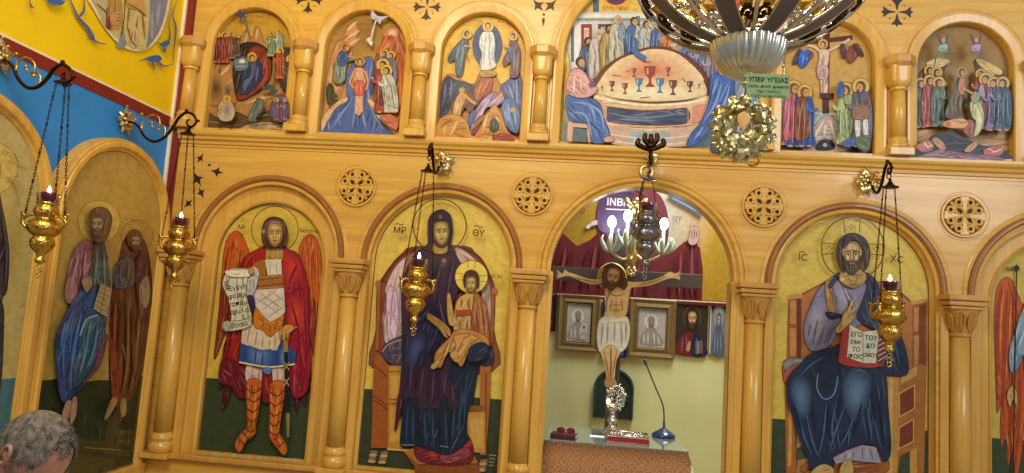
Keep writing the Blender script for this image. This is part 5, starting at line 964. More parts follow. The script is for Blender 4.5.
# crucifix: painted figure cut out of board on a dark cross
YC = 1.3
def cutout(bm, px, y, th, mi=0):
    P = [W(a, b, y) for a, b in px]; f = face(bm, P, mi); e = bmesh.ops.extrude_face_region(bm, geom=[f])
    bmesh.ops.translate(bm, verts=[v for v in e['geom'] if isinstance(v, bmesh.types.BMVert)], vec=(0, th, 0)); bmesh.ops.recalc_face_normals(bm, faces=bm.faces)
    for q in bm.faces: q.material_index = mi
b = W(611.5, 425, YC); t = thing('crucifix', 'tall dark wooden crucifix with painted figure behind the altar table', 'crucifix', (b.x, YC+.03, 0))
DKW = mat('cross_dark_wood', '4A4246', .45, coat=.2, scale=(5, 5, 30))
bm = BM(); zc = W(628, 277, YC).z; x0, x1 = W(552, 273, YC).x, W(702, 283, YC).x; cxx = b.x-.005
box(bm, cxx-.05, cxx+.05, YC+.012, YC+.045, .06, zc+.45, bev=.004); obj('upright', bm, DKW, t)
bm = BM(); box(bm, x0, x1, YC+.008, YC+.042, zc-.06, zc+.055, bev=.004); obj('crossbeam', bm, DKW, t)
bm = BM(); box(bm, cxx-.2, cxx+.2, YC-.12, YC+.2, 0, .06, bev=.01); obj('foot', bm, DKW, t)
bm = BM(); cutout(bm, cr(pts('598,226 598,202 604,196 616,192 630,194 636,200 636,226 628,234 606,233'), True, 4), YC-.002, .02); pq = obj('title_board', bm, mat('purple_board', '4A3458', .5), t)
p = Paint(on_y(YC-.003), .0002); p.T('ΙΝΒΙ', 616, 205.5, 10, 'E8E4EC', 3, .02); p.S('606,209 628,210', 1.2, 'D8D4DC', 0); p.make(pq, 'lettering')
bm = BM(); hc = W(612, 277, YC-.04); lathe(bm, [(.0, -.006), (.118, -.006), (.12, 0), (.118, .006), (.0, .006)], 0, 0, 40, M=Matrix.Translation((hc.x, YC-.022, hc.z)) @ Matrix.Rotation(pi/2, 4, 'X'), caps=False); ho = obj('halo', bm, mat('halo_gilding', 'F2D878', .4), t)
bm = BM(); tube(bm, [(hc.x+.108*cos(q), YC-.03, hc.z+.108*sin(q)) for q in [2*pi*i/40 for i in range(40)]], .005, closed=True)
for q in range(16): ball(bm, (hc.x+.09*cos(q*pi/8), YC-.029, hc.z+.09*sin(q*pi/8)), .007, u=8, v=6)
obj('halo_rim', bm, GOLD, ho)
body = '603,283 596,284.5 586,283 574,278 566,276 560,277.5 558.5,275.5 563,273 565,269.5 568,272 575,274 588,278.5 602,279.5 612,280 626,281 634,282 648,281 661,277 668,272.5 672,272 675,275 680,276.5 678,279 671,278 662,281 650,285.5 638,287 631,288.5 629,300 628,310 625,318 628,325 626,345 621,352 616,362 615,374 613,382 607,384 606,374 603,360 599,348 597,335 599,322 604,316 606,304 606,292'
bm = BM(); bp = cr(pts(body), True, 3); cutout(bm, bp, YC-.05, .022); fig = obj('figure', bm, mat('figure_board', '6A4A30', .5), t)
p = Paint(on_y(YC-.0505), .0003); SK = 'DEBE88'
p.raw(bp, SK); p.G('606,288 618,286 630,290 627,306 616,316 606,310', 'E4C898', SK); p.G('610,302 624,302 624,316 610,318', 'D8B47C', SK)
p.folds('608,292 616,296 626,293|612,298 610,312|622,298 622,312|616,298 616,316|611,305 621,305|611,310 621,310', 1, '8A5E34', SK); p.S('606,284 610,290 607,300 606,312', .8, '7A5030'); p.S('631,288 629,300 627,314', .8, '7A5030')
p.P('599,321 606,317 616,318 627,317 630,330 627,346 620,352 614,345 606,346 600,352 597,340', 'DCDCD8'); p.folds('603,322 601,346|608,321 607,344|615,321 614,343|621,321 622,348|626,321 626,342', 1.6, '8C8E96', 'DCDCD8'); p.S('600,322 613,321 627,320', 1.6, 'F0F0EC')
p.folds('604,350 607,366 609,380|617,350 614,366 611,380', 1.6, '9A6E3E', SK); p.S('611,348 611,366 610,382', 1.2, '7A5030'); p.P('605,380 610,377 615,379 616,386 610,388 605,386', 'B88C58')
p.folds('566,275 580,279 600,283|668,276 652,282 636,285', .9, '8A5E34', SK)
for hx, s in ((563, -1), (674, 1)):
    for j in range(4): p.S([(hx, 275-j*.4), (hx+s*6, 270.5+j*2.6+(1.5 if s > 0 else 0))], 1, SK, 0)
p.P('603,290 602,276 605,266 612,263 620,267 625,276 628,284 624,290 618,287 606,288', '5A3C26'); p.face(613, 277.5, 13, 'C09860', beard='5A3C26', tilt=.2, h=1.5); p.folds('606,268 604,284|622,268 626,284', 1, '8A6444', '5A3C26')
p.make(fig, 'painted_body')
bm = BM(); c = W(630.5, 262, YC); box(bm, c.x-.045, c.x+.045, YC-.006, YC+.008, c.z-.035, c.z+.03, bev=.003); o = obj('gold_plate', bm, GOLD, t)
bm = BM(); c = W(631, 271.5, YC)
for k in range(9):
    a = k*2*pi/8; ball(bm, c+Vector((.03*cos(a)*(k < 8), -.012, .03*sin(a)*(k < 8))), .018, 1, .5, 1, 8, 6)
obj('gold_flower', bm, GOLD2, t)
# gilt candle bracket fixed to the front of the crossbeam
YK = 1.2; kb = W(634, 240, YK); zk = lambda py: W(634, py, YK).z; kx = kb.x
bm = BM(); lathe(bm, [(.0, zk(264)), (.03, zk(262)), (.035, zk(256)), (.03, zk(250)), (.016, zk(243)), (.03, zk(238)), (.02, zk(230)), (.014, zk(215)), (.0, zk(214))], kx, YK, 20, caps=False); tube(bm, [(kx, YK, zk(258)), (kx, YC+.01, zk(268))], .014); cb = obj('candle_bracket', bm, GOLD2, t)
bm = BM(); hz = zk(213); ball(bm, (kx, YK-.02, hz+.1), .028); tube(bm, [(kx, YK, hz-.02), (kx, YK-.01, hz+.04), (kx, YK-.01, hz+.085)], [.03, .042, .02], seg=10)
for s in (-1, 1):
    tube(bm, cr([(kx+s*.02, YK, hz+.05), (kx+s*.06, YK+.01, hz+.08), (kx+s*.085, YK+.01, hz+.12), (kx+s*.05, YK, hz+.1)], False, 3), [.018, .02, .022, .022, .02, .018, .014, .012, .01, .008], seg=8); tube(bm, [(kx+s*.03, YK-.02, hz+.06), (kx+s*.06, YK-.05, hz+.03), (kx+s*.02, YK-.06, hz+.05)], [.012, .01, .008])
obj('angel', bm, GOLD2, cb)
CB = []
for px, py, dy in ((612, 222, -.06), (628, 216, -.1), (664, 224, -.04)):
    q = W(px, py, YK+dy); CB.append(q); z0 = q.z-.06
    bm = BM(); tube(bm, cr([(kx, YK, zk(252)), (kx+(q.x-kx)*.4, YK+dy*.4, zk(260)), (kx+(q.x-kx)*.85, YK+dy*.85, zk(256)), (q.x, q.y, z0-.17)], False, 5), .011); lathe(bm, [(.0, 0), (.02, 0), (.04, .02), (.03, .024), (.0, .026)], q.x, q.y, 14, z0=z0-.19, caps=False); ar = obj('candle_branch', bm, GOLD2, t)
    bm = BM(); lathe(bm, [(.013, 0), (.013, .18), (.0, .182)], q.x, q.y, 12, z0=z0-.17); obj('candle', bm, WAX, ar)
    bm = BM(); ball(bm, q, .033, 1, 1, 1.5); obj('bulb', bm, BULB, ar)
    bm = BM()
    for j in range(7):
        a = j*2*pi/7; o = Vector((q.x, q.y, z0-.18)); tube(bm, cr([o, o+Vector((.05*cos(a), .05*sin(a), .02)), o+Vector((.085*cos(a), .085*sin(a), .09)), o+Vector((.07*cos(a), .07*sin(a), .13))], False, 3), [.004, .01, .014, .018, .02, .018, .014, .01, .006, .003], seg=6)
    obj('petals', bm, mat('porcelain_petals', 'C4D4D0', .2, .3), ar)
# ================================================================ hanging oil lamps
def rosette_leaf(bm, c, n, r, ax, ay, nrm, seed=0, cup=.35):
    rnd = random.Random(seed)
    for k in range(n):
        a = 2*pi*k/n+rnd.uniform(-.2, .2); rr = r*rnd.uniform(.75, 1.1); d = ax*cos(a)+ay*sin(a); s = ax*-sin(a)+ay*cos(a)
        rows = []
        for j in range(6):
            t = j/5; w = r*.34*sin(pi*min(1, t*.9+.08)); u = c+d*(rr*t)+nrm*(r*cup*sin(t*2.6)+rnd.uniform(-.06, .06)*r)
            rows.append([bm.verts.new(u+s*w*q+nrm*(abs(q)*-.12*r)) for q in (-1, -.45, 0, .45, 1)])
        for p, q in zip(rows, rows[1:]):
            for i in range(4): bm.faces.new((p[i], p[i+1], q[i+1], q[i])).smooth = True
        tube(bm, [c+d*rr*.9+nrm*r*.1, c+d*rr*1.08+nrm*r*.22, c+d*rr*1.0+s*r*.14+nrm*r*.26], [r*.05, r*.06, r*.04], seg=5)
    ball(bm, c+nrm*r*.2, r*.25, u=10, v=7)
def bracket(label, root, tip, group='scroll brackets of the hanging lamps', flower=1, fr=.08, armm=None, palm=0):
    root, tip = Vector(root), Vector(tip); v = tip-root; h = Vector((v.x, v.y, 0)); L = h.length; d = h.normalized(); up = Vector((0, 0, 1)); sd = d.cross(up)
    t = thing('lamp_bracket', label, 'lamp bracket', root, group)
    if flower:
        bm = BM(); rosette_leaf(bm, root+d*.015, 9, fr, sd, up, d, 3); rosette_leaf(bm, root+d*.03, 6, fr*.6, sd, up, d, 5, .6); obj('flower_plate', bm, GOLD2, t)
    P = lambda s, z: root+d*(L*s)+up*(z*L+v.z*s)
    m = armm or BRONZE
    bm = BM(); main = cr([(0, 0), (.16, -.03), (.26, -.09), (.36, -.22), (.5, -.29), (.64, -.24), (.75, -.1), (.83, .05), (.93, .13), (1.04, .1), (1.09, .0), (1.02, -.07), (.95, -.01), (.99, .04)], False, 5)
    n = len(main); tube(bm, [P(*q) for q in main], [.0075+.003*sin(pi*i/n)-.0025*(i/n) for i in range(n)], seg=8); ball(bm, P(.93, .16), .011); ball(bm, P(1.12, .02), .009); obj('scroll_arm', bm, m, t)
    bm = BM()
    for q in ([(.3, -.13), (.32, .0), (.42, .08), (.54, .05), (.56, -.06), (.48, -.1), (.44, -.03)], [(.64, -.24), (.66, -.12), (.6, -.06), (.56, -.12)], [(.16, -.03), (.2, .07), (.28, .09)]):
        q = cr(q, False, 4); tube(bm, [P(*z) for z in q], [.007*(1-.5*i/len(q)) for i in range(len(q))], seg=7); ball(bm, P(*q[-1]), .010, u=8, v=6)
    obj('side_scroll', bm, GOLD if not armm else m, t)
    if palm:
        bm = BM(); o = P(1.0, .13)
        for a in (-1.15, -.45, .0, .45, 1.15):
            q = [o, o+sd*(.05*sin(a))+up*(.05*cos(a)), o+sd*(.085*sin(a))+up*(.075*cos(a)+.01*abs(sin(a))), o+sd*(.075*sin(a))+up*(.1*cos(a)+.035*abs(sin(a)))]
            q = cr(q, False, 4); tube(bm, q, [.010+.007*sin(pi*i/len(q)) for i in range(len(q))], seg=7)
        ball(bm, o+up*.03-d*.0, .026); obj('palmette', bm, m, t)
    bm = BM(); c = P(1.0, -.1); tube(bm, [c+up*.018*cos(a)+sd*.012*sin(a) for a in [2*pi*k/12 for k in range(12)]], .0035, seg=6, closed=True); obj('hook_ring', bm, m, t)
    return c
LAMP = dict(glass=[(10.3, 0), (10.5, -.8), (10, -5), (9.3, -10.5), (8.6, -10.5), (9.3, -5), (9.7, -.6), (10, 0)],
 body=[(9.4, -9.6), (10.2, -10.4), (10, -11.5), (8.4, -12.2), (9.2, -13.4), (10.8, -16), (11.3, -18.5), (10.7, -21.5), (9, -24.4), (8, -25.4), (8.6, -26.4), (10.4, -27.2), (13.4, -29.2), (15, -32.5), (15.3, -35.5), (14.2, -39), (11.6, -42), (9.2, -43.6), (8.3, -44.6), (8.9, -45.6), (10.4, -47.5), (11, -50.5), (10.3, -54), (8.4, -57.4), (5.8, -59.6), (4, -62), (3.3, -65.5), (4.2, -66.4), (4.8, -68.2), (4.2, -70), (2, -71.5), (0, -72)])
def hang_lamp(label, cap, glass, group, k, met=GOLD, spread=1.0, flame=1, chainm=None, seed=0):
    """cap: point of the bell cap; glass: middle of the lamp's rim; k metres per unit"""
    cap, glass = Vector(cap), Vector(glass); x, y, z0 = glass
    t = thing('hanging_lamp', label, 'oil lamp', (x, y, z0-72*k), group); cm = chainm or BRONZE
    bm = BM(); lathe(bm, [(.0, 9), (1.2, 8.6), (1.6, 6), (2.4, 4.6), (3.4, 3), (5, 1.2), (8.4, .2), (8.6, -.6), (8, -1), (.0, -1)], 0, 0, 20, M=Matrix.Translation(cap) @ Matrix.Scale(k, 4), caps=False); obj('bell_cap', bm, cm if met is GOLD else met, t)
    M = Matrix.Translation(glass) @ Matrix.Scale(k, 4)
    fl = (lambda a, z: 1+.02*cos(10*a)) 
    bm = BM(); lathe(bm, LAMP['body'], 0, 0, 40, M=M, flute=fl, caps=False)
    rnd = random.Random(seed)
    for zz, rr, n in ((-18.5, 11.2, 7), (-34.5, 15.2, 9), (-50.5, 10.9, 7)):           # chased ornament
        for j in range(n):
            a0 = 2*pi*(j+rnd.random()*.2)/n
            for s in (-1, 1): tube(bm, [M @ Vector(((rr+.1)*cos(a0+s*.09*q*cos(q*.8)), (rr+.1)*sin(a0+s*.09*q*cos(q*.8)), zz+1.3*sin(q*1.3)*(1+.5*q/4))) for q in [i*.6 for i in range(8)]], .45*k, seg=5)
    bd = obj('body', bm, met, t)
    bm = BM(); c = M @ Vector((0, 0, -74.5))
    for q in range(3): tube(bm, [c+Vector((k*2.1*cos(a), 0, k*(2.4*sin(a)-q*4.4))) for a in [2*pi*i/12 for i in range(12)]], k*.55, seg=6, closed=True)
    for s in (-1, 1): tube(bm, [c+Vector((0, 0, -k*3)), c+Vector((s*k*3.4, 0, -k*4.6)), c+Vector((s*k*3.6, 0, -k*2.4))], k*.6, seg=5)
    obj('pendant', bm, met, bd)
    bm = BM(); lathe(bm, LAMP['glass'], 0, 0, 28, M=M, caps=False); lathe(bm, [(9, -4), (0, -3.9)], 0, 0, 28, M=M, caps=False); g = obj('glass_cup', bm, RUBY, t)
    if flame:
        bm = BM(); lathe(bm, [(.5, -4), (.5, -.5), (.0, -.4)], 0, 0, 8, M=M, caps=False); obj('wick', bm, WAX, g)
        bm = BM(); lathe(bm, [(.0, -.8), (1.4, .6), (1.9, 2.2), (1.3, 4.2), (.5, 6.4), (.0, 7.4)], 0, 0, 12, M=M, caps=False); obj('flame', bm, FLAME, g)
        point('lamp_flame_light', M @ Vector((0, 0, 9)), .6, (1, .7, .35), .012)
    for j in range(3):
        a = [pi*1.02, -.12, pi*.5+.2][j]+seed*.15; d = Vector((cos(a), sin(a), 0)); r1 = 17.5*k*spread
        hnd = glass+d*r1+Vector((0, 0, -27*k)); top = cap+d*6.5*k
        bm = BM(); R_ = lambda u, v: glass+d*(u*k)+Vector((0, 0, v*k))
        tube(bm, cr([R_(9.4, -24), R_(14, -23), R_(17.5*spread, -26), R_(18.5*spread, -31), R_(17, -36), R_(14.6, -37)], False, 4), [k*(1.1+.8*sin(pi*i/21)) for i in range(21)], seg=7); ball(bm, R_(18*spread, -24), 2*k, 1, 1, 1.3, 10, 7); tube(bm, [R_(17.5*spread, -24), R_(20.5*spread, -21), R_(19.5*spread, -27)], [k, k*1.2, k*.4], seg=6)
        obj('handle', bm, met, bd)
        bm = BM(); v = hnd-top; n = max(12, int(v.length/.0155)); u = v.normalized(); s1 = u.orthogonal().normalized(); s2 = u.cross(s1)
        for i in range(n):
            c = top+v*((i+.5)/n); w = s1 if i % 2 else s2; h = v.length/n*.72
            tube(bm, [c+u*h*cos(b)+w*(.0042*sin(b)) for b in [2*pi*q/8 for q in range(8)]], .0016, seg=4, closed=True)
            if i % 9 == 4: ball(bm, c, .006, u=6, v=5)
        obj('chain', bm, cm, t)
GLAMP = 'gilt hanging oil lamps'
# two brackets on the left wall
ra = WX(-4, 55, XW); ta = W(66, 76, ra.y); ca = bracket('dark scroll bracket on the blue wall holding the nearest lamp', ra, ta)
hang_lamp('gilt oil lamp hanging nearest, before the blue left wall', (ta.x-.01, ta.y, W(66, 83, ra.y).z), W(49, 193, ra.y), GLAMP, .0042*1.12, seed=1, spread=1.15)
rb = WX(122, 120, XW); tb = W(190, 122, rb.y); bracket('dark scroll bracket with gold flower in the corner beside the wooden screen', rb, tb)
hang_lamp('gilt oil lamp hanging in the corner left of the winged warrior icon', (tb.x-.005, tb.y, W(190, 134, rb.y).z), W(181, 218, rb.y), GLAMP, .0052, seed=2, spread=1.05)
# three on the screen
YL = -.36
def scr(root, tip, cap, glass, lb, ll, k, met, sd, **kw):
    r = W(root[0], root[1], -.01); q = W(tip[0], tip[1], YL); bracket(lb, r, q, **kw.pop('bk', {}))
    hang_lamp(ll, W(cap[0], cap[1], YL), W(glass[0], glass[1], YL), GLAMP if met is GOLD else None, k, met, seed=sd, **kw)
scr((443, 163), (430, 152), (428, 171), (419, 259), 'dark scroll bracket with gold flower above the mother and child icon', 'gilt oil lamp hanging before the mother and child icon', .0054, GOLD, 3)
scr((866, 182), (889, 170), (890, 187), (890, 281.5), 'dark scroll bracket with gold flower above the enthroned man icon', 'gilt oil lamp hanging before the enthroned man with book', .0056, GOLD, 4)
scr((652, 158), (650, 158), (648, 179), (648, 203), 'dark bracket with gold ring over the crown of the gate arch', 'silver oil lamp hanging in the gate arch before the crucifix', .0053, SILVD, 5, bk=dict(fr=.05, armm=BRONZE, palm=1), flame=0, chainm=BRONZE)
bm = BM(); c = W(646.5, 172, YL+.05); tube(bm, [c+Vector((.036*cos(a), 0, .036*sin(a))) for a in [2*pi*k/24 for k in range(24)]], .012, closed=True)
tag(obj('brass_ring', bm, GOLD2, loc=c), 'pale brass ring hanging from the bracket over the gate arch', 'ring')
# ================================================================ chandelier
YH = -1.9; c0 = W(748, 44, YH); k = (c0-CAM).dot(FWD)/F_PX
ch = thing('chandelier', 'large openwork silver and gold chandelier cut by the top of the frame', 'chandelier', c0)
bm = BM(); bowl = [(34.5, 2), (36, 0), (35.5, -4), (34, -11), (30.5, -20), (24, -28), (15, -33.5), (6, -36), (4, -38), (6, -41), (4, -44), (0, -45)]
lathe(bm, cr(bowl, False, 3), 0, 0, 192, M=Matrix.Translation(c0) @ Matrix.Scale(k, 4), flute=lambda a, z: 1+.075*(abs(cos(15*a))**.6-.5)*min(1, max(0, (37+z)/10)) if z < 1 else 1.02, caps=False); obj('gadrooned_bowl', bm, mat('satin_silver', 'DADCD0', .28, .88, scale=(8, 8, 8)), ch)
prof = [(34, 1), (46, 4), (60, 9), (75, 17), (90, 28), (102, 41), (110, 56), (114, 72)]
pc_ = cr(prof, False, 4); pl = [0]
for a, b in zip(pc_, pc_[1:]): pl.append(pl[-1]+sqrt((a[0]-b[0])**2+(a[1]-b[1])**2))
def surf(th, t, off=0):
    L = t*pl[-1]; i = max(j for j in range(len(pl)) if pl[j] <= L+1e-9); i = min(i, len(pl)-2); f = (L-pl[i])/(pl[i+1]-pl[i]); r = pc_[i][0]*(1-f)+pc_[i+1][0]*f+off; z = pc_[i][1]*(1-f)+pc_[i+1][1]*f-off*.6
    return c0+Vector((r*cos(th), r*sin(th), z))*k
ang0 = -pi/2-R(6)+pi/8
for q in range(8):
    th = ang0+q*pi/4
    bm = BM(); rows = []
    for j in range(21):
        t = j/20; w = (7.5+1.5*t)/(34+80*t)
        rows.append([surf(th-w, t), surf(th-w, t, 2.2), surf(th+w, t, 2.2), surf(th+w, t)])
    strip_sweep(bm, [r_+[r_[0]] for r_ in rows]); rb_ = obj('rib', bm, DKMET, ch)
    for s in (-1, 1):
        bm = BM(); tube(bm, [surf(th+s*(7.5+1.5*j/20)/(34+80*j/20), j/20, 1.5) for j in range(21)], 1.3*k, seg=6); obj('rib_edge', bm, SILV, rb_)
    bm = BM(); tm = th+pi/8
    for t, wd in ((.2, .55), (.45, .62), (.7, .66), (.93, .68)):
        for s in (-1, 1):
            base = tm+s*.5*wd*(pi/8)
            path = [surf(base+s*.5*wd*(pi/8)*cos(u)*(1-u/9), t+.1*sin(u)*(1-u/9), 1) for u in [i*.6 for i in range(13)]]
            tube(bm, path, [k*(2.2-1.3*i/13) for i in range(13)], seg=6); ball(bm, path[-1], 2.6*k, u=8, v=6)
            tube(bm, [surf(tm, t-.12, 1), surf(tm+s*.06, t-.02, 2), surf(base+s*.5*wd*(pi/8), t+.01, 1)], [k*2, k*1.6, k], seg=6)
    sp_ = obj('scroll_panel', bm, BRONZE if q % 2 else SILV, ch); bm = BM(); tube(bm, [surf(tm, j/12, 1.5) for j in range(13)], 2.6*k, seg=8); obj('panel_rod', bm, SILV, sp_)
    bm = BM()
    for t in (.32, .58, .82):
        for s in (-1, 1):
            w = .5*pi/8; rows = [[surf(tm+s*(.08+w*u*.8), t+v*(.07-.04*u), -.5) for v in (-1, 0, 1)] for u in (0, .35, .7, 1)]; strip_sweep(bm, rows, smooth=True)
    obj('gilt_leaves', bm, GOLD, ch)
for t, rr, m in ((1.0, 3.2, SILV), (.985, 1.6, GOLD)):
    bm = BM(); tube(bm, [surf(2*pi*j/72, t, 0 if m is SILV else 4) for j in range(72)], rr*k, seg=8, closed=True); obj('rim_ring', bm, m, ch)
bm = BM(); lathe(bm, [(5, 0), (4, 10), (7, 16), (4, 22), (3, 60), (8, 70), (9, 80), (3, 90), (2.5, 600), (0, 600)], 0, 0, 16, M=Matrix.Translation(c0) @ Matrix.Scale(k, 4), caps=False); obj('central_stem', bm, BRONZE, ch)
for q in range(8):
    th = ang0+pi/8+q*pi/4; c = surf(th, 1.0)+Vector((0, 0, 0)); c = c0+(c-c0)*.82+Vector((0, 0, 12*k)); Mq = Matrix.Translation(c) @ Matrix.Scale(k, 4)
    bm = BM(); lathe(bm, [(0, -8), (3, -8), (4, -4), (9, 0), (10, 4), (8, 5), (0, 5)], 0, 0, 16, M=Mq, caps=False); tube(bm, [c+Vector((0, 0, -6*k)), surf(th, .9)], 1.6*k); cp = obj('candle_cup', bm, GOLD, ch)
    bm = BM(); lathe(bm, [(8.5, 4), (11, 12), (10, 22), (9.4, 22), (10, 12), (7.5, 5)], 0, 0, 18, M=Mq, caps=False); obj('red_glass', bm, MATS.setdefault('rg', mat('red_candle_glass', 'D0182A', .1, trans=.6)), cp)
    bm = BM(); lathe(bm, [(0, 5), (3, 7), (3.6, 12), (2, 19), (0, 22)], 0, 0, 12, M=Mq, caps=False); obj('bulb', bm, MATS.setdefault('wb', mat('warm_chandelier_bulb', 'FFD890', .5, emit=9)), cp)
# wreath of gilded leaves hanging under the bowl
wc = W(741, 129, YH); d = (CAM-wc).normalized(); sx = d.cross(Vector((0, 0, 1))).normalized(); sy = sx.cross(d)
LEAFM = mat('leaf_gilding', 'D6CC9C', .36, 1, var=.35, scale=(50, 50, 50), bump=.5)
t = thing('leaf_wreath', 'wreath of crumpled gilded leaves hanging under the chandelier', 'wreath', wc); rnd = random.Random(4)
for ring, (r0, n, ll) in enumerate(((5, 9, 15), (15, 16, 17), (22, 20, 15), (27, 22, 12))):
    bm = BM()
    for q in range(n):
        a = 2*pi*q/n+ring*.3+rnd.uniform(-.15, .15); u = -sx*cos(a)+sy*sin(a); s = -sx*-sin(a)+sy*cos(a); tw = rnd.uniform(-.5, .5); L = ll*rnd.uniform(.8, 1.15)*k; o = wc+u*(r0*.82*k)+d*((3-ring)*3*k)
        rows = []
        for j in range(7):
            v = j/6; w = L*.30*sin(pi*min(1, .1+.88*v))*(1+.25*sin(j*2.4)); cn = o+(u*cos(tw)+s*sin(tw))*(L*v)+d*(L*.45*sin(v*2.8)*rnd.uniform(.6, 1.2)); sd_ = (s*cos(tw)-u*sin(tw))
            rows.append([cn+sd_*(w*e)+d*(abs(e)*L*.16*rnd.uniform(-1, 1)) for e in (-1, -.5, 0, .5, 1)])
        strip_sweep(bm, rows, smooth=True)
    obj('leaf_ring', bm, LEAFM, t)
bm = BM(); tube(bm, [wc+(-sx*cos(a)*1.0+sy*sin(a)*1.3)*(9*k) for a in [2*pi*i/24 for i in range(24)]], 2.2*k, closed=True); tube(bm, [wc+sy*11*k, c0+Vector((0, 0, -44*k))], 1.2*k); obj('wire_hoop', bm, GOLD, t)
bm = BM(); tq = W(743.5, 121.5, YH)+d*.07; rows = []
for j in range(9):
    v = j/8; w = 6*k*sin(pi*min(1, .04+v**.7*.96)); rows.append([tq-sy*((v-.5)*19*k)+sx*(w*e)+d*(.008*(1-e*e)) for e in (-1, -.5, 0, .5, 1)])
strip_sweep(bm, rows, smooth=True); tube(bm, [tq, wc], .004); obj('centre_petal', bm, mat('peach_enamel', 'DDB47C', .35), t)
bm = BM(); tube(bm, cr([wc-sy*20*k-sx*12*k, wc-sy*32*k-sx*18*k+d*4*k, wc-sy*36*k-sx*10*k, wc-sy*28*k-sx*4*k], False, 4), 1.1*k, seg=6); obj('tendril', bm, GOLD, t)
# green dedication plate
PLT = mat('green_plate', '7C966C', .45, var=.06); yp = YH-.16
q = [W(746.5, 73, yp), W(790, 75, yp), W(790, 98.5, yp), W(746.5, 96.5, yp)]
t = thing('dedication_plate', 'green plate with dark Greek lettering hanging beside the chandelier bowl', 'sign', (q[0]+q[2])/2)
bm = BM(); f = face(bm, q[::-1]); e = bmesh.ops.extrude_face_region(bm, geom=[f]); bmesh.ops.translate(bm, verts=[v for v in e['geom'] if isinstance(v, bmesh.types.BMVert)], vec=(0, .004, 0)); bmesh.ops.recalc_face_normals(bm, faces=bm.faces); obj('plate', bm, PLT, t)
p = Paint(on_y(yp-.001), .0002); p.T('ΥΠΕΡ ΥΓΕΙΑΣ', 768.5, 82, 6.3, '14241C', 2.5, .02); p.T('ΠΑΠΑ  ΦΙΛΙΠ  ΔΗΜΗΤΡ', 768.5, 88, 3.7, '203028', 2.5, .01); p.T('ΟΙΚΟΓΕΝΕΙΑΣ', 768.5, 92.8, 3.8, '3A5444', 2.5); p.T('ΓΕΩΡΓΙΟΣ ΚΑΙ ΕΛΕΝΗ', 768.5, 97, 3.3, '2A4034', 2.5); p.make(t, 'lettering')
bm = BM(); a = W(784, 75, yp); b = W(783, 44, YH); tube(bm, [a, (a+b)/2+Vector((.004, 0, -.004)), b], .0022, seg=5); ball(bm, W(783.5, 66, yp), .005); a = W(752, 74, yp); b = W(748, 68, YH-.1); tube(bm, [a, b], .0018, seg=5); obj('hanging_wire', bm, GOLD2, t)
# ================================================================ bowed man at the lower left
SKIN = mat('skin', 'B4806C', .5, scale=(30, 30, 30), var=.1, spec=.35); HAIRM = mat('grey_hair', '3E3A38', .75, scale=(45, 45, 45), var=.4, bump=.5, col2='857C74')
JACK = mat('dark_grey_jacket', '26282E', .8, scale=(60, 60, 60), bump=.2); TROU = mat('black_trousers', '16161A', .8); SHIRT = mat('white_shirt', 'D8D8D4', .7); SHOE = mat('black_shoe', '0C0C0C', .3)
hc = W(36, 452, -2.65)                                            # middle of the skull
A = R(-12); FX = Vector((cos(A), sin(A), 0)); SD = Vector((-sin(A), cos(A), 0)); UPV = Vector((0, 0, 1))
per = thing('person', 'grey-haired person in profile with bowed head before the left wall icons', 'person', (hc.x-.16, hc.y, 0))
tl = R(56)                                                        # head pitch
hf = FX*cos(tl)-UPV*sin(tl); hu = FX*sin(tl)+UPV*cos(tl)
H = lambda f, s, u: hc+hf*f+SD*s+hu*u
def skinned(name, verts, edges, m, parent, sub=2, root=0):
    me = bpy.data.meshes.new(name); base = WL[parent.name]
    me.from_pydata([tuple(Vector(v[0])-base) for v in verts], edges, []); o = bpy.data.objects.new(name, me); COL.objects.link(o)
    o.modifiers.new('skin', 'SKIN'); sv = me.skin_vertices
    if not sv: me.attributes.new
    for i, v in enumerate(verts):
        r = v[1]; sv[0].data[i].radius = r if isinstance(r, tuple) else (r, r)
    sv[0].data[root].use_root = True
    ss = o.modifiers.new('sub', 'SUBSURF'); ss.levels = ss.render_levels = sub
    me.materials.append(m); o.parent = parent; WL[o.name] = base.copy()
    o.modifiers['skin'].use_smooth_shade = True
    return o
B = lambda f, s, z: Vector((hc.x-.16, hc.y, 0))+FX*f+SD*s+UPV*z
top = hc.z
neckb = hc-FX*.13-UPV*.16; nz_ = neckb.z
pel = B(-.10, 0, .92)
def chainv(verts, edges, start, lst):
    k = start
    for v in lst: verts.append(v); edges.append((k, len(verts)-1)); k = len(verts)-1
    return k
def rig(inf=0):
    v, e = [(pel, (.15+inf, .12+inf))], []
    sp = chainv(v, e, 0, [(pel+FX*.03+UPV*.18, (.145+inf, .11+inf)), (pel.lerp(neckb, .72), (.165+inf, .12+inf))])
    nk = chainv(v, e, sp, [(neckb-UPV*.03, .085+inf*.5)])
    arms = []
    for s in (-1, 1):
        sh = neckb+SD*(s*.17)-UPV*.09; el = sh+SD*(s*.05)-UPV*.28-FX*.01; wr = el+FX*.10-UPV*.24+SD*(s*-.02)
        a = chainv(v, e, sp, [(sh, .066+inf)]); b = chainv(v, e, a, [(el, .046+inf), (wr, .034+inf)]); arms.append((wr, (wr-el).normalized(), s, b))
    legs = []
    for s in (-1, 1):
        l = chainv(v, e, 0, [(pel+SD*(s*.10)-UPV*.08, .092+inf), (pel+SD*(s*.11)-UPV*.45+FX*.02, .062+inf), (pel+SD*(s*.11)+FX*.02-UPV*(pel.z-.09), .042+inf)]); legs.append(l)
    return v, e, nk, arms, legs
v, e, nk, arms, legs = rig()
chainv(v, e, nk, [(neckb+(hc-neckb)*.45, .062), (hc-hf*.02-hu*.03, .07)])
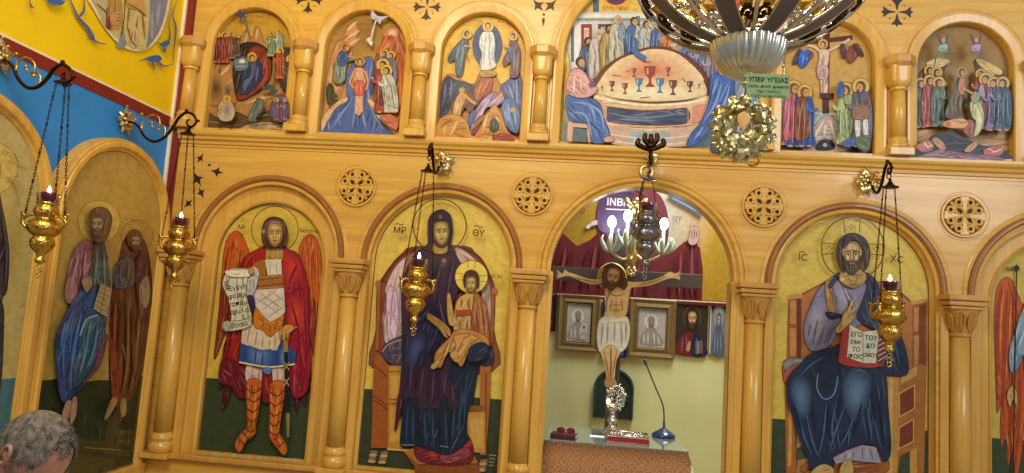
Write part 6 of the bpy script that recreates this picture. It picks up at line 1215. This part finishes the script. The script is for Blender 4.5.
for wr, d, s, b in arms:
    pm_ = wr+d*.07; c = chainv(v, e, b, [(wr+d*.035, (.03, .018)), (pm_, (.036, .015))])
    for j, (o_, L) in enumerate(((-.03, .07), (-.01, .08), (.011, .075), (.03, .06))):
        q = pm_+FX*o_; chainv(v, e, c, [(q+d*.02, .009), (q+d*(L*.6)-SD*(s*.012), .0085), (q+d*L*.85-SD*(s*.035), .0075)])
    chainv(v, e, c-1, [(wr+d*.05+FX*.04, .011), (wr+d*.085+FX*.055-SD*(s*.01), .009)])
for l, s in zip(legs, (-1, 1)): chainv(v, e, l, [(B(.0, s*.11, .05), .04), (B(.1, s*.12, .03), .03)])
body = skinned('body', v, e, SKIN, per)
v, e, nk, arms, legs = rig(.016)
n_up = [i for i in range(len(v))]
jv, je, _, ja, jl = rig(.018)
keep = [i for i in range(len(jv)) if i not in [jl[0], jl[0]-1, jl[1], jl[1]-1]]
mp_ = {o: i for i, o in enumerate(keep)}
skinned('jacket', [jv[i] for i in keep], [(mp_[a], mp_[b]) for a, b in je if a in mp_ and b in mp_], JACK, per)
tv, te = [(pel, (.158, .13))], []
for s in (-1, 1): chainv(tv, te, 0, [(pel+SD*(s*.10)-UPV*.08, .108), (pel+SD*(s*.11)-UPV*.45+FX*.02, .08), (pel+SD*(s*.11)+FX*.02-UPV*(pel.z-.1), .07)])
skinned('trousers', tv, te, TROU, per)
bm = BM(); M = Matrix.Translation(neckb+(hc-neckb)*.1); 
cl = (hc-neckb).normalized(); q1 = SD; q2 = cl.cross(q1)
strip_sweep(bm, [[neckb+cl*h+(q1*cos(a)+q2*sin(a)*1.05)*r for h, r in ((-.03, .098), (.03, .084), (.04, .086), (-.02, .108))] for a in [2*pi*k/28 for k in range(28)]], closed=True, smooth=True); obj('shirt_collar', bm, SHIRT, per)
for s in (-1, 1):
    bm = BM(); vs_ = ball(bm, (0, 0, 0), 1, u=20, v=12)
    for w in vs_: w.co = Vector((w.co.x*.135, w.co.y*.048*(1+.15*w.co.x), max(-.045, w.co.z*.06*(1-.35*w.co.x))))
    c = B(.05, s*.115, .046)
    for w in vs_: w.co = c+FX*w.co.x+SD*w.co.y+UPV*w.co.z
    obj('shoe', bm, SHOE, per)
# head: one sculpted skull with brow, nose, lips and chin
def headr(d):                                                     # d = unit direction (front, side, up)
    f, s, u = d
    r = .098+.012*max(0, -f)*(1-abs(u)*.4)
    x, y, z = f*r*1.02, s*r*.80, u*r*1.16
    if u < 0 and f > 0: y *= 1-.30*(-u)**1.2; x += .004*(-u)
    if u < -.2 and f < 0: x *= .8; y *= .82
    g = lambda f0, s0, u0, w: math.exp(-((f-f0)**2+(abs(s)-s0)**2+(u-u0)**2)/w)
    x += .010*g(.92, .22, .20, .035)-.010*g(.9, .32, .02, .02)+.006*g(.88, .2, -.72, .05)+.006*g(.75, .5, -.18, .04)
    nw = math.exp(-(s/.13)**2); x += nw*.030*math.exp(-((u+.20)/.13)**2)*(f > .3)+nw*.014*math.exp(-((u-.02)/.13)**2)*(f > .3)
    x += .008*math.exp(-(s/.24)**2)*math.exp(-((u+.50)/.05)**2)*(f > .3)+.007*math.exp(-(s/.22)**2)*math.exp(-((u+.60)/.05)**2)*(f > .3)+.012*math.exp(-(s/.25)**2)*math.exp(-((u+.86)/.10)**2)*(f > .0)
    return x, y, z
bm = BM(); vs_ = ball(bm, (0, 0, 0), 1, u=56, v=40)
for w in vs_: w.co = H(*headr(w.co.normalized()))
hd = obj('head', bm, SKIN, per)
for s in (-1, 1):
    bm = BM(); prf = []
    for k in range(15):
        a = R(-60)+k*R(20); prf.append(H(-.008+.017*cos(a)-.006*sin(a), s*(.080+.010*abs(sin(k*.25))), -.004+.031*sin(a)))
    tube(bm, prf, [.006]*11+[.0065, .007, .0075, .006], seg=8); ball(bm, H(-.004, s*.079, -.006), .02, .7, .4, 1.2); ball(bm, H(.003, s*.08, -.034), .008)
    obj('ear', bm, SKIN, hd)
EYE = mat('eye_white', 'E0D8D0', .2)
for s in (-1, 1):
    bm = BM(); ball(bm, H(.083, s*.031, .006), .0125); ey = obj('eye', bm, EYE, hd)
    bm = BM(); ball(bm, H(.0925, s*.031, .002), .0055); obj('iris', bm, mat('iris_brown', '2A1A10', .2), ey)
    bm = BM(); tube(bm, cr([H(.096, s*.014, .027), H(.098, s*.03, .032), H(.084, s*.05, .028)], False, 4), .0045, seg=6); obj('eyebrow', bm, HAIRM, hd)
bm = BM(); tube(bm, cr([H(.088, -.026, -.055), H(.099, 0, -.053), H(.088, .026, -.055)], False, 5), [.003]+[.005]*9+[.003], seg=6); obj('lips', bm, mat('lips', '9A5A50', .5), hd)
# short grey hair, receding at the temples
bm = BM(); vs_ = ball(bm, (0, 0, 0), 1, u=72, v=48)
kill = []
for w in vs_:
    d = w.co.normalized(); f, s, u = d
    line = .50-.30*max(0, -f)*2.2 if f < .2 else .50+.10*f                       # hairline height
    t_ = abs(s); back = f < -.05 and u > -.52
    temple = f > .30 and t_ > .30 and t_ < .72
    keep_ = back or (f < .22 and u > -.06) or (f < .62-.25*(.2 < t_ < .5) and u > .3) or (f < .4 and u > .12)
    x, y, z = headr(d); nn = noise.noise(Vector((f*9, s*9, u*9)))
    o_ = 1.045+.022*nn
    w.co = H(x*o_, y*o_, z*o_)
    if not keep_: kill.append(w)
bmesh.ops.delete(bm, geom=kill, context='VERTS')
rnd = random.Random(11)
tuft = [w.co.copy() for w in bm.verts]
for _ in range(900):
    c = rnd.choice(tuft); n_ = (c-hc).normalized(); d_ = (hf*.5-hu*.4+SD*rnd.uniform(-.5, .5)+n_*.35).normalized()
    tube(bm, [c-n_*.003, c+d_*.008+n_*.002, c+d_*.016+n_*.001], [.0011, .001, .0004], seg=3)
obj('hair', bm, HAIRM, hd)
# ================================================================ light
wd = bpy.data.worlds.new('world'); SC.world = wd; wd.use_nodes = True
bg = wd.node_tree.nodes['Background']; bg.inputs['Color'].default_value = (1, .93, .82, 1); bg.inputs['Strength'].default_value = .3
area('cool_fill_right', (4.5, -5.5, 4.2), (.9, 0, 2.7), (2.2, 2.2), 165, (.84, .92, 1))  # unseen cool fill, added to make the right of the screen paler
area('warm_fill_left', (-1.2, -4.2, 4.8), (-1.6, 0, 3.0), (1.5, 1.5), 150, (1, .86, .56))  # unseen warm fill, added high up for the yellow left side
area('sanctuary_fill', (1.3, .9, 4.4), (.4, 1.9, 1.4), (1.2, 1.2), 150, (.95, 1, .95))  # unseen overhead fill, added to brighten the space behind the gate
point('chandelier_light', c0+Vector((0, 0, .35)), 34, (1, .92, .78), .12)
vs = SC.view_settings; vs.view_transform = 'Standard'; vs.look = 'None'; vs.gamma = 1; vs.exposure = 0; vs.use_curve_mapping = False
